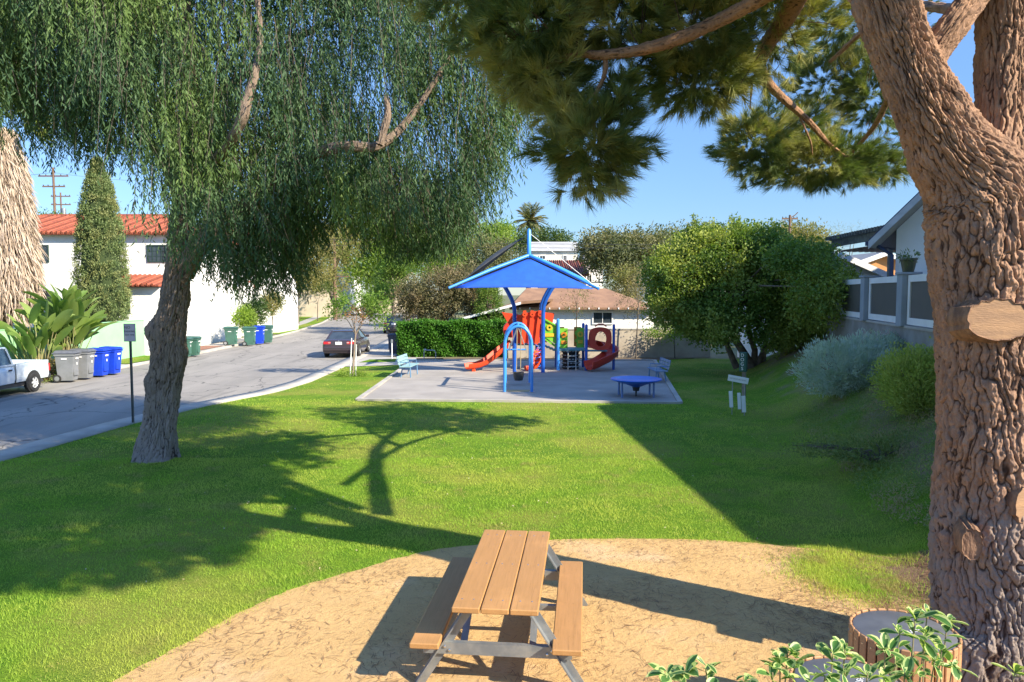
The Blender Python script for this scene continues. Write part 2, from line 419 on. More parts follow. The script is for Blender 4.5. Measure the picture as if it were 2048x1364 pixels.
FARG = mat('dry_ground', (.17, .15, .07), (.09, .12, .035), scale=.15, rough=.95)
PLAYM = mat('rubber_safety_surface', (.345, .315, .285), (.28, .258, .235), scale=.8, rough=.95, bump=.5, bscale=120)
PLANTSOIL = mat('planting_soil', (.16, .115, .075), (.09, .065, .045), scale=2, rough=.95, bump=.6, bscale=20, dist=.03)

def terrain():
    xs = np.unique(np.r_[np.linspace(-600, -40, 15), np.linspace(-40, 4, 23), np.linspace(4, 20, 33), np.linspace(20, 600, 16)])
    ys = np.unique(np.r_[np.linspace(-300, -6, 8), np.linspace(-6, 44, 51), np.linspace(44, 900, 20)])
    X, Y = np.meshgrid(xs, ys); Z = hgt(X, Y)*(X < 24)
    Z = Z-.02; n = len(xs)
    j = np.arange(len(ys)-1)[:, None]*n; i = np.arange(n-1)[None, :]
    Fc = np.stack([j+i, j+i+1, j+n+i+1, j+n+i], -1).reshape(-1, 4)
    tag(npmesh('ground', np.stack([X, Y, Z], -1).reshape(-1, 3), Fc, FARG, smooth=True), kind='structure')
    ys = list(np.linspace(-4, 38, 85))
    ribbon('lawn', lambda y: float(interp(KR, y)), lambda y: float(fence_x(y))-.05, ys, 0.0, LAWN, nx=60, zf=True)
    # dirt pad as fine grid clipped to polygon: triangle fan rows
    import bmesh
    bm = bmesh.new(); vs = [bm.verts.new((x, y, 0)) for x, y in PADS]; bm.faces.new(vs)
    bmesh.ops.triangulate(bm, faces=bm.faces)
    for ax in range(2):
        for q in np.arange(-7, 11, .5):
            co = (q, 0, 0) if ax == 0 else (0, q, 0); no = (1, 0, 0) if ax == 0 else (0, 1, 0)
            bmesh.ops.bisect_plane(bm, geom=bm.verts[:]+bm.edges[:]+bm.faces[:], plane_co=co, plane_no=no)
    for v in bm.verts: v.co.z = float(hgt(v.co.x, v.co.y))+.012
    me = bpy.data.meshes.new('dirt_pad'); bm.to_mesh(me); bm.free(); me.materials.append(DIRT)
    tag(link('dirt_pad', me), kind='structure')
    # road, kerbs, pavements
    yr = list(np.linspace(0, 44, 45))+list(np.linspace(48, 170, 30))
    ribbon('road', lambda y: float(interp(KL, y)), lambda y: float(interp(WR, y)), yr, -.012, ASPH, nx=4)
    def kerb(name, poly, w, off, hz):
        V = []; Fc = []
        for j, y in enumerate(yr):
            x = float(interp(poly, y))+off
            V += [(x, y, -.02), (x, y, hz), (x+w, y, hz), (x+w, y, -.02)]
            if j: 
                for k in range(3): Fc.append((j*4-4+k, j*4-3+k, j*4+1+k, j*4+k))
        tag(npmesh(name, V, Fc, CONC), kind='structure')
    kerb('kerb', WR, .75, 0, .035)
    kerb('kerb', KL, -.16, 0, .11)
    ribbon('pavement', lambda y: float(interp(KL, y))-1.75, lambda y: float(interp(KL, y))-.16, [y for y in yr if 17 < y < 60], .10, CONC)
    ribbon('pavement', lambda y: float(interp(KL, y))-2.9, lambda y: float(interp(KL, y))-1.7, [y for y in yr if y >= 60], .02, CONC)
    V = ribbon('verge', lambda y: float(interp(KL, y))-1.7, lambda y: float(interp(KL, y))-.16, [y for y in yr if y >= 60], .02, LAWN)
    ribbon('verge', lambda y: float(interp(KL, y))-12, lambda y: float(interp(KL, y))-2.9, [y for y in yr if y >= 62], .016, LAWN)
    # driveway apron and path beside the hedge
    MB().add([(-8.0, 33.6, .02), (-5.0, 34.6, .02), (-3.4, 37.2, .02), (-3.6, 38.2, .02), (-6.3, 38.8, .02), (-8.3, 39.6, .02)], [(0, 1, 2, 3, 4, 5)]).build('path', CONC).__setitem__('kind', 'structure')
    MB().add([(-8.55, 39.6, .024), (-6.2, 39.2, .024), (-6.2, 48, .024), (-8.6, 48, .024)], [(0, 1, 2, 3)]).build('driveway', CONC).__setitem__('kind', 'structure')
    MB().add([(-7.4, 35.6, .03), (-5.7, 36.0, .03), (-5.9, 37.6, .03), (-7.2, 37.2, .03)], [(0, 1, 2, 3)]).build('planting_bed', LAWN).__setitem__('kind', 'structure')
    # playground surface with border
    b = MB()
    b.prism(PLAY, -.02, .024, 'Z'); tag(b.build('playground_surface', PLAYM), kind='structure')
    b = MB()
    for i in range(4):
        a = Vector((*PLAY[i], .02)); c = Vector((*PLAY[(i+1) % 4], .02)); b.beam(a, c, .16, .1)
    tag(b.build('playground_border', CONC), kind='structure')
    b = MB(); b.prism([(-4.9, 36.8), (7.1, 36.8), (9.5, 38.4), (-.5, 38.4), (-4.9, 38.0)], -.02, .02, 'Z'); tag(b.build('planting_strip', PLANTSOIL), kind='structure')
terrain()
def text_mesh(s, size, name, m, parent, loc, rot=(math.pi/2, 0, 0), align='CENTER', ext=.001):
    c = bpy.data.curves.new(name, 'FONT'); c.body = s; c.size = size; c.align_x = align; c.align_y = 'CENTER'; c.extrude = ext
    t = bpy.data.objects.new('tmp', c); COL.objects.link(t)
    bpy.context.view_layer.update()
    me = bpy.data.meshes.new_from_object(t.evaluated_get(bpy.context.evaluated_depsgraph_get()))
    bpy.data.objects.remove(t); me.materials.clear(); me.materials.append(m)
    o = link(name, me, parent); o.location = loc; o.rotation_euler = rot
    return o

# ================================================================== picnic table
def picnic_table():
    WOODC = new_wood('composite_plank', (.43, .225, .085), (.37, .195, .07))
    FR = mat('weathered_galvanized', (.20, .22, .24), (.30, .31, .31), scale=6, rough=.5, metal=.5, bump=.15, bscale=30)
    t = empty('picnic_table', (-.045, 7.0, 0), -R(5.6), 'picnic table with brown plank top and grey metal frame on the bare dirt', 'picnic table')
    top = MB()
    for x in (-.245, 0, .245): top.box((x, 0, .755), (.236, 2.05, .05), bev=.008)
    top.build('tabletop', WOODC, t)
    for sx in (-1, 1):
        s = MB().box((sx*.60, 0, .43), (.25, 2.05, .05), bev=.008); 
        s.build('seat', WOODC, t)
    for y in (-.85, 0.0, .85):
        for x in (-.30, -.2, -.05, .05, .2, .30): MB().lathe([(.0001, .0025), (.006, .002), (.007, 0)], (x, y, .781), 8).build('bolt', CHROME, t)
    for y in (-.86, .02, .86):
        fr = MB()
        if y < .01 or y > .5:
            fr.box((0, y, .345), (1.28, .008, .10)); fr.box((0, y+.028, .392), (1.28, .05, .006)); 
            fr.box((0, y+.012, .72), (.70, .05, .04))
        else: fr.box((0, y, .36), (1.0, .05, .05)); fr.box((0, y+.012, .72), (.66, .05, .04))
        fr.build('crossbar', FR, t)
        if abs(y) > .5:
            for sx in (-1, 1):
                lg = MB(); lg.beam((sx*.27, y+.014, .70), (sx*.72, y+.014, 0), .012, .085, up=Vector((0, 1, 0)))
                lg.beam((sx*.27+.03, y+.03, .70), (sx*.72+.03, y+.03, 0), .085, .008, up=Vector((0, 1, 0)))
                lg.build('leg', FR, t)
    for sy in (-1, 1):
        for sx in (-1, 1): MB().beam((sx*.30, sy*.80, .34), (sx*.30, sy*.12, .72), .06, .008).build('brace', FR, t)
    for sx in (-.45, -.41, .47, .43): MB().lathe([(.0001, -.012), (.012, -.008), (.013, 0)], (sx, -.868, .345+(.018 if abs(sx) > .44 else -.012)), 8, axis='Y').build('bolt', CHROME, t)
def new_wood(name, a, b):
    m, nt, out = new_mat(name)
    v = coords(nt, (14, .8, 6)); n = noise(nt, v, 3, 8, .7, .4); n2 = noise(nt, coords(nt), 2.0, 5)
    col = mix_col(nt, ramp(nt, n, .3, .7), a, b); col = mix_col(nt, ramp(nt, n2, .5, .75), col, tuple(x*1.12 for x in a)); col = mix_col(nt, ramp(nt, noise(nt, coords(nt, (3, 1, 1)), 7, 8, .75), .58, .78), col, tuple(x*.62 for x in b)); col = mix_col(nt, ramp(nt, noise(nt, coords(nt, (60, 1.2, 60)), 2.0, 4, .8), .52, .72), col, tuple(x*.78 for x in b))
    p = nt.nodes.new('ShaderNodeBsdfPrincipled'); p.inputs['Roughness'].default_value = .55; p.inputs['Specular IOR Level'].default_value = .35
    nt.links.new(col, p.inputs['Base Color'])
    bp = nt.nodes.new('ShaderNodeBump'); bp.inputs['Strength'].default_value = .25; bp.inputs['Distance'].default_value = .003
    nt.links.new(n, bp.inputs['Height']); nt.links.new(bp.outputs[0], p.inputs['Normal'])
    nt.links.new(p.outputs[0], out.inputs[0]); return m
picnic_table()

# ================================================================== slatted litter bins
def litter_bins():
    W = new_wood('bin_slat_wood', (.50, .27, .13), (.40, .21, .10)); LID = mat('bin_lid_grey', (.13, .135, .15), (.10, .105, .12), scale=5, rough=.45, bump=.05)
    def make(x, y, r, h, label, rz, word):
        t = empty('litter_bin', (x, y, float(hgt(x, y))), rz, label, 'litter bin', 'slatted litter bins beside the pine')
        n = 30
        for k in range(n):
            a = 2*math.pi*k/n; s = MB()
            s.box((0, 0, 0), (.0195, 2*math.pi*r/n*.82, h), bev=.005)
            s.build('slat', W, t, loc=(r*math.cos(a), r*math.sin(a), h/2)).rotation_euler.z = a
        for k in range(n):
            a = 2*math.pi*k/n; q = MB().lathe([(.0001, .013), (.007, .012), (.008, .0)], (0, 0, 0), 6, axis='X').build('screw', CHROME, t, loc=(r*math.cos(a), r*math.sin(a), h-.06)); q.rotation_euler.z = a
        MB().lathe([(r-.05, .03), (r-.03, .04), (r-.03, h-.07), (r-.016, h-.05)], n=36).build('liner', DARKM, t, smooth=True)
        lid = MB().lathe([(r-.012, h-.06), (r-.014, h-.012), (r-.03, h-.004), (.001, h+.004)], n=48).build('lid', LID, t, smooth=True)
        text_mesh(word, .055, 'lettering', WHITEP, lid, (.03, -.05, h+.0055), (0, 0, R(15)), ext=.0005)
    make(2.86, 5.25, .355, .95, 'taller slatted wooden litter bin with grey lid nearest the pine trunk', R(4), 'TRASH')
    make(2.14, 4.55, .345, .93, 'slatted wooden litter bin with grey lid half hidden behind variegated leaves', R(40), 'TRASH')
litter_bins()

# ================================================================== variegated shrub in the near corner
def variegated_shrub():
    A = leafmat('variegated_leaf_green', (.05, .14, .03), (.09, .20, .05), trans=.3, rough=.35)
    B = leafmat('variegated_leaf_cream', (.55, .60, .26), (.42, .52, .18), trans=.35, rough=.4)
    ST = mat('green_stem', (.30, .25, .13), (.20, .16, .09), rough=.8)
    t = empty('variegated_shrub', (1.0, 2.4, 0), 0, 'variegated shrub with cream edged leaves in the near right corner', 'shrub')
    V = []; Fc = []; mi = []; st = MB(); r = random.Random(3)
    def leaf(p, d, L, W, nup):
        d = d.normalized(); s = d.cross(nup).normalized(); n = s.cross(d)
        o = len(V); prof = [(0, .10), (.18, .38), (.42, .82), (.68, 1.0), (.88, .72), (1, .10)]
        k = r.uniform(-.1, .45); cup = r.uniform(.1, .7)
        for (q, w) in prof:
            c = p+d*L*q-n*L*k*q*q
            for e in (-1, -.62, 0, .62, 1): V.append(c+s*W*.5*w*e+n*abs(e)*W*cup*.5*w)
        for i in range(5):
            for j in range(4):
                a = o+i*5+j; Fc.append((a, a+1, a+6, a+5)); mi.append(1 if j in (0, 3) or (r.random() < .1) else 0)
    def whorl(p, d, n, L):
        for k in range(n):
            a = 2*math.pi*k/n+r.uniform(-.4, .4); u = d.orthogonal().normalized(); w = d.cross(u)
            o = u*math.cos(a)+w*math.sin(a); el = r.uniform(-.5, 1.4)
            leaf(p+d*r.uniform(-.03, .01), o+d*el, L*r.uniform(.6, 1.15), L*.5*r.uniform(.8, 1.15), (d+Vector((r.uniform(-.5, .5), r.uniform(-.5, .5), 0))).normalized())
    tips = []   # (px, py, depth)
    for px, py, Y in ((1855, 1225, 2.75), (1895, 1240, 2.8), (1800, 1262, 2.65), (1830, 1235, 2.7), (1690, 1300, 2.55), (1665, 1308, 2.5), (1770, 1305, 2.6), (1790, 1318, 2.6), (1575, 1305, 2.5), (1560, 1325, 2.45), (1545, 1345, 2.4), (1590, 1318, 2.5),
                      (1370, 1345, 2.35), (1412, 1338, 2.4), (1335, 1352, 2.3), (1885, 1290, 2.75), (1905, 1330, 2.7), (1870, 1318, 2.7), (1690, 1345, 2.4), (1650, 1352, 2.35), (1735, 1345, 2.45), (1810, 1345, 2.5), (1490, 1362, 2.3), (2030, 1345, 2.8), (1850, 1270, 2.7),
                      (1620, 1372, 2.3), (1780, 1385, 2.4), (1560, 1385, 2.3), (1700, 1390, 2.3), (1850, 1385, 2.5), (1420, 1385, 2.25)):
        tips.append(P(px, py, Y))
    loc = Vector((1.0, 2.4, 0))
    for i, q in enumerate(tips):
        q = q-loc; root = Vector((q.x*.55+r.uniform(-.1, .1), q.y*.3+r.uniform(-.1, .1), 0))
        mid = root.lerp(q, .6)+Vector((r.uniform(-.05, .05), r.uniform(-.05, .05), 0)); 
        pts = [root, mid, mid.lerp(q, .5)+Vector((r.uniform(-.015, .015), r.uniform(-.015, .015), 0)), q]
        st.tube(pts, [.011, .006, .004, .0025], 6)
        d = (q-pts[2]).normalized()+Vector((r.uniform(-.3, .3), r.uniform(-.3, .3), .3)); d.normalize()
        whorl(q, d, r.choice((4, 5, 6)), .075); whorl(q+d*.012, (d+Vector((0, -.2, .1))).normalized(), 3, .045)
        for z in (.06, .13, .2, .3, .42, .55, .7):
            if r.random() < (.8 if z > .25 else .55):
                c = q.lerp(mid, z*1.2); o = Vector((r.uniform(-1, 1), r.uniform(-1, 1), r.uniform(0, .6)))
                leaf(c, o, .07*r.uniform(.7, 1.1), .03, Vector((0, 0, 1)))
                if r.random() < .6: leaf(c, -o+Vector((0, 0, .8)), .065, .028, Vector((0, 0, 1)))
    npmesh('foliage', V, Fc, [A, B], t, smooth=True, mi=mi); st.build('stem', ST, t, smooth=True)
variegated_shrub()

# ================================================================== the big pine
PINEBASE = (4.22, 6.45)
def needles(name, T, D, parent, m, n=42, L=.15, W=.0045, spread=.75):
    """tufts of needles at T (N,3) pointing D"""
    N = len(T); p = np.repeat(T, n, 0)+rng.normal(size=(N*n, 3))*.012
    d = nrm(np.repeat(nrm(D), n, 0)+unit(N*n)*spread)
    p = p-np.repeat(nrm(D), n, 0)*rng.uniform(0, .10, (N*n, 1))
    Ln = L*rng.uniform(.7, 1.15, (N*n, 1)); s = nrm(np.cross(d, unit(N*n)))*W/2
    V = np.stack([p-s, p+s, p+d*Ln], 1).reshape(-1, 3)
    return npmesh(name, V, np.arange(3*N*n).reshape(-1, 3), m, parent)
def pine():
    bx, by = PINEBASE; bz = float(hgt(bx, by))
    t = empty('pine_tree', (bx, by, bz), 0, 'big forked pine with furrowed red brown bark and long dark needles at right', 'pine tree')
    O = Vector((bx, by, bz))
    def L(px, py, Y): return P(px, py, Y)-O
    main = [Vector((.02, 0, -.12)), Vector((0.02, 0, .05)), L(1998, 1250, 6.45), L(1985, 1100, 6.5), L(1982, 950, 6.5), L(1984, 800, 6.5), L(1984, 650, 6.5), L(1974, 500, 6.5), L(1955, 380, 6.5), L(1893, 290, 6.45), L(1848, 200, 6.4), L(1808, 110, 6.4), L(1768, 0, 6.4), L(1740, -110, 6.5), L(1680, -240, 6.8), L(1600, -380, 7.4)]
    w = [.54, .51, .475, .46, .44, .435, .435, .435, .405, .29, .232, .222, .22, .22, .17, .12]
    trunk_mesh('trunk', main, w, PINEBARK, t, n=480, seg=980, cells=38, vs=2.6, amp=.027, seed=2, lump=.04, flare=.14,
               bumps=((.42, R(225), .22, .07), (1.35, R(245), .25, .07), (2.15, R(250), .2, .06), (.9, R(190), .25, .04), (.65, R(300), .15, .05)))
    right = [L(1990, 470, 6.62), L(2000, 370, 6.62), L(2003, 290, 6.6), L(2010, 200, 6.6), L(2014, 100, 6.65), L(2020, -20, 6.7), L(2060, -200, 6.9), L(2120, -400, 7.0)]
    trunk_mesh('limb', right, [.34, .30, .245, .225, .23, .225, .20, .15], PINEBARK, t, n=300, seg=380, cells=22, vs=2.6, amp=.022, seed=5, bumps=((.75, R(250), .12, .05),))
    trunk_mesh('limb', [L(1840, 150, 6.40), L(1872, 98, 6.38), L(1916, 38, 6.36), L(1962, -20, 6.5), L(2005, -60, 6.65)], [.13, .11, .105, .11, .13], PINEBARK, t, n=120, seg=110, cells=14, vs=6, amp=.012, seed=8)
    # sawn branch scars
    STUB = mat('stub_bark', (.30, .17, .10), (.16, .09, .06), scale=14, rough=.95, bump=1, bscale=30, stretch=(1, 1, .5), dist=.03)
    SC = mat('sawn_wood', (.40, .23, .12), (.31, .18, .10), scale=4, rough=.8, bump=.5, bscale=25, stretch=(1, 1, 4))
    for (px, py, Y, ra, rb, nx, nz) in ((1999, 640, 6.02, .25, .165, -.12, .10), (2056, 1010, 6.03, .12, .17, .2, 0), (1944, 1088, 6.045, .075, .13, -.35, 0)):
        c = L(px, py, Y); n = 30; rr = random.Random(px); N_ = Vector((nx, -1, nz)).normalized(); U_ = N_.cross(Vector((0, 0, 1))).normalized(); W_ = U_.cross(N_)
        k = [1+rr.uniform(-.045, .045)+.05*math.sin(3*i) for i in range(n)]
        ring = lambda d, q: [c-N_*d+(U_*(ra*q*k[i]*math.cos(2*math.pi*i/n))+W_*(rb*q*k[i]*math.sin(2*math.pi*i/n))) for i in range(n)]
        V = ring(.26, 1.22)+ring(.12, 1.12)+ring(.02, 1.08)+ring(-.008, 1.03)+ring(0, .97)
        s = MB(); s.add(V, [(r_*n+i, r_*n+(i+1) % n, r_*n+n+(i+1) % n, r_*n+n+i) for r_ in range(4) for i in range(n)]); s.build('branch_stub', STUB, t, smooth=35)
        s = MB(); s.add(ring(.002, .98), [tuple(range(n))]); s.build('branch_scar', SC if px != 1944 else STUB, t)
    # branches in view
    BR = bark_mat('pine_branch_bark', (.34, .19, .11), (.26, .15, .09), (.08, .045, .03))
    br = []
    def branch(pts, rs, n=40, cells=7):
        pts = [L(*p) for p in pts]; br.append(pts)
        trunk_mesh('branch', pts, rs, BR, t, n=n, seg=max(30, len(pts)*22), cells=cells, vs=6, amp=.008, seed=len(br))
    branch([(1790, -60, 6.5), (1660, -70, 7.2), (1560, -25, 8.0), (1470, 25, 8.5), (1370, 72, 8.7), (1280, 100, 8.8), (1200, 110, 9.0), (1150, 108, 9.2), (1090, 140, 9.5), (1040, 190, 9.8)], [.12, .10, .085, .075, .068, .06, .05, .036, .025, .012])
    branch([(1212, 112, 9.0), (1208, 150, 9.0), (1192, 190, 9.05), (1187, 230, 9.1), (1190, 290, 9.2)], [.03, .026, .02, .014, .008], 14, 4)
    branch([(1195, 180, 9.05), (1160, 215, 9.1), (1130, 250, 9.2)], [.009, .007, .004], 10, 4)
    branch([(1700, -180, 7.2), (1640, -90, 8.2), (1595, -10, 9.6), (1570, 40, 10.4), (1530, 95, 11.2), (1518, 130, 11.6), (1535, 165, 12.0), (1575, 205, 12.5), (1620, 245, 13.0), (1655, 285, 13.4), (1700, 320, 14)], [.14, .135, .125, .12, .11, .10, .078, .062, .05, .035, .015])
    branch([(1520, 140, 11.5), (1505, 165, 11.6), (1500, 220, 11.9)], [.022, .015, .006], 10, 4)
    branch([(1600, 235, 12.8), (1620, 280, 13.0), (1625, 310, 13.2)], [.014, .01, .005], 10, 4)
    branch([(1900, 60, 8.0), (1800, 150, 11), (1750, 250, 13), (1690, 320, 14)], [.07, .055, .04, .015], 14, 4)
    # unseen upper limbs that carry the crown
    for pts, rs in (([(1600, -380, 7.4), (1500, -560, 8)], [.12, .03]),):
        trunk_mesh('limb', [L(*p) for p in pts], rs, PINEBARK, t, n=30, seg=30, cells=6, vs=4, amp=.02, seed=4)
    for a, b, r_ in ((Vector((-.4, .4, 6.3)), Vector((-2.2, 1.6, 8.6)), .10), (Vector((.7, .3, 6.0)), Vector((2.6, .5, 9.4)), .14), (Vector((.5, .2, 6.5)), Vector((.9, -2.4, 8.8)), .12), (Vector((.6, .3, 5.5)), Vector((3.4, 6.8, 8.3)), .13), (Vector((2.2, 4.0, 7.2)), Vector((1.6, 7.4, 7.6)), .07)):
        m_ = a.lerp(b, .5)+Vector((0, 0, .5)); trunk_mesh('limb', [a, m_, b], [r_, r_*.7, r_*.3], PINEBARK, t, n=30, seg=50, cells=6, vs=4, amp=.015, seed=3)
    ND = leafmat('pine_needles', (.08, .13, .035), (.18, .22, .06), (.36, .34, .11), trans=.22, patch=.9)
    def E(px, py, Y, rx, ry, rz): c = L(px, py, Y); return ((c.x, c.y, c.z), (rx*Y/F, ry, rz*Y/F))
    vis = [(E(920, -10, 10.0, 110, .9, 75), 120), (E(1060, 60, 9.6, 130, 1.0, 125), 420), (E(1100, 150, 9.6, 95, .8, 70), 190), (E(1230, 40, 9.8, 150, 1.0, 85), 370), (E(1240, 195, 9.3, 45, .4, 50), 50), (E(1185, 290, 9.2, 105, .6, 88), 380), (E(1120, 215, 9.4, 50, .5, 40), 60),
           (E(1390, 60, 10.3, 130, 1.0, 110), 380), (E(1395, 160, 10.4, 110, .9, 58), 250), (E(1540, 40, 11, 120, 1.0, 110), 300), (E(1690, 40, 14, 100, 1.0, 90), 300),
           (E(1515, 285, 14, 85, .9, 66), 330), (E(1640, 325, 14.4, 125, 1.0, 58), 560), (E(1600, 250, 14.6, 80, .8, 55), 150), (E(1755, 335, 14.8, 75, .8, 32), 150), (E(1645, 160, 15, 80, .8, 60), 150), (E(1745, 190, 15, 80, .8, 70), 240), (E(1770, 60, 15, 90, .9, 80), 170),
           (E(1450, -60, 10, 420, 1.6, 70), 420), (E(1000, -60, 10, 180, 1.4, 70), 200), (E(1840, -60, 9, 60, .6, 26), 50)]
    T = []; D = []
    for (c, r_), n in vis:
        n = int(n*1.35)
        u = unit(n); k = rng.uniform(.35, 1.0, (n, 1))**.6; k = k*(1.0 if c[1] < 6 else 1)
        k = k*(1+.28*np.sin(u[:, :1]*5+c[0]*3)*np.sin(u[:, 1:2]*6+c[2]*5)+.22*np.sin(u[:, 2:]*8+c[0]*7))
        T.append(np.array(c)+u*np.array(r_)*k); D.append(u*np.array([1, 1, .8])+np.array([0, 0, .15])+unit(n)*.5)
    T = np.concatenate(T); D = np.concatenate(D)
    needles('crown', T, D, t, ND, n=44, L=.23, W=.0085, spread=.5)
    # twigs carrying tufts
    tw = MB(); r = random.Random(9); bp = [q for b_ in br for q in b_]
    ba = np.array([list(q) for q in bp])
    for i in r.sample(range(len(T)), 300):
        q = T[i]; j = np.argmin(((ba-q)**2).sum(1)); a = ba[j]
        a = q+(a-q)/max(.01, np.linalg.norm(q-a))*min(np.linalg.norm(q-a), r.uniform(.25, .6))
        m_ = (a+q)/2+np.array([0, 0, r.uniform(-.1, .05)]); tw.tube([a, m_, q], [.007, .005, .003], 4, cap=False)
    tag(tw.build('twigs', BR, t, smooth=True), kind='stuff')
    # upper crown: it shades the lawn
    up = [((.3, -.4, 9.2), (2.4, 2.2, 1.4)), ((.0, -2.9, 8.4), (2.3, 1.8, 1.2)), ((-1.9, 1.2, 8.9), (2.2, 1.8, 1.1))]
    n = 6500; w_ = np.array([e[1][0]*e[1][1] for e in up]); idx = rng.choice(len(up), n, p=w_/w_.sum()); u = unit(n)
    T2 = np.array([e[0] for e in up])[idx]+u*np.array([e[1] for e in up])[idx]*rng.uniform(.2, 1, (n, 1))**.5
    needles('crown', T2, u+np.array([0, 0, .3]), t, ND, n=26, L=.26, W=.024)
pine()
def unseen_pine():  # out of view, placed so its crown shades the playground
    O = Vector((18.3, 18.6, 0)); t = empty('pine_tree', O, 0, 'unseen tall pine past the right edge, placed to shade the playground', 'pine tree')
    tr = MB(); tr.tube([(0, 0, 0), (.1, 0, 4), (-.1, .1, 9), (0, 0, 13.6)], [.4, .34, .24, .08], 14)
    C = [((-.3, -2.2, 11.8), (3.7, 3.0, 1.3)), ((-2.2, 1.0, 11.2), (2.4, 2.6, 1.0)), ((1.0, 1.5, 12.0), (3.0, 2.6, 1.2)), ((.5, -.5, 13.6), (2.3, 2.3, .9)), ((.6, -4.0, 11.0), (2.6, 1.8, .9))]
    for c, r_ in C: tr.tube([(0, 0, c[2]-1.2), tuple(np.array(c)*[.5, .5, 1]), c], [.09, .06, .02], 8)
    tr.build('trunk', BARK, t, smooth=True)
    T = []; D = []
    for c, r_ in C: k_ = int(300*r_[0]*r_[1])+260; u = unit(k_); T.append(np.array(c)+u*np.array(r_)*rng.uniform(.2, 1, (k_, 1))**.5); D.append(u+np.array([0, 0, .2]))
    needles('crown', np.concatenate(T), np.concatenate(D), t, MATS['pine_needles'], n=26, L=.28, W=.036)
unseen_pine()

# ================================================================== trees made of trunk, limbs and crown
def tree(name, label, cat, base, trunks, ells, ncl, nlf, sig, Lf, Wf, lm, bark=BARK, group=None, shell=(.45, 1), droop=0, tn=14, seed=1, low=-1., flat=1.):
    t = empty(name, base, 0, label, cat, group); r = random.Random(seed)
    tr = MB()
    for pts, rs in trunks: tr.tube(pts, rs, tn)
    # limbs into the crown
    for c, rr in ells:
        for k in range(3):
            src = trunks[k % len(trunks)][0]; a = Vector(src[-1]); u = Vector(tuple(unit(1)[0])); u.z = abs(u.z)
            b = Vector(c)+Vector((u.x*rr[0], u.y*rr[1], u.z*rr[2]))*.75; q = trunks[k % len(trunks)][1][-1]*.6
            tr.tube([a, a.lerp(b, .5)+Vector((0, 0, .1*(b-a).length)), b], [q, q*.6, q*.2], 6, cap=False)
    tr.build('trunk', bark, t, smooth=True)
    foliage('crown', ells, ncl, nlf, sig, Lf, Wf, lm, t, shell=shell, droop=droop, low=low, flat=flat)
    return t
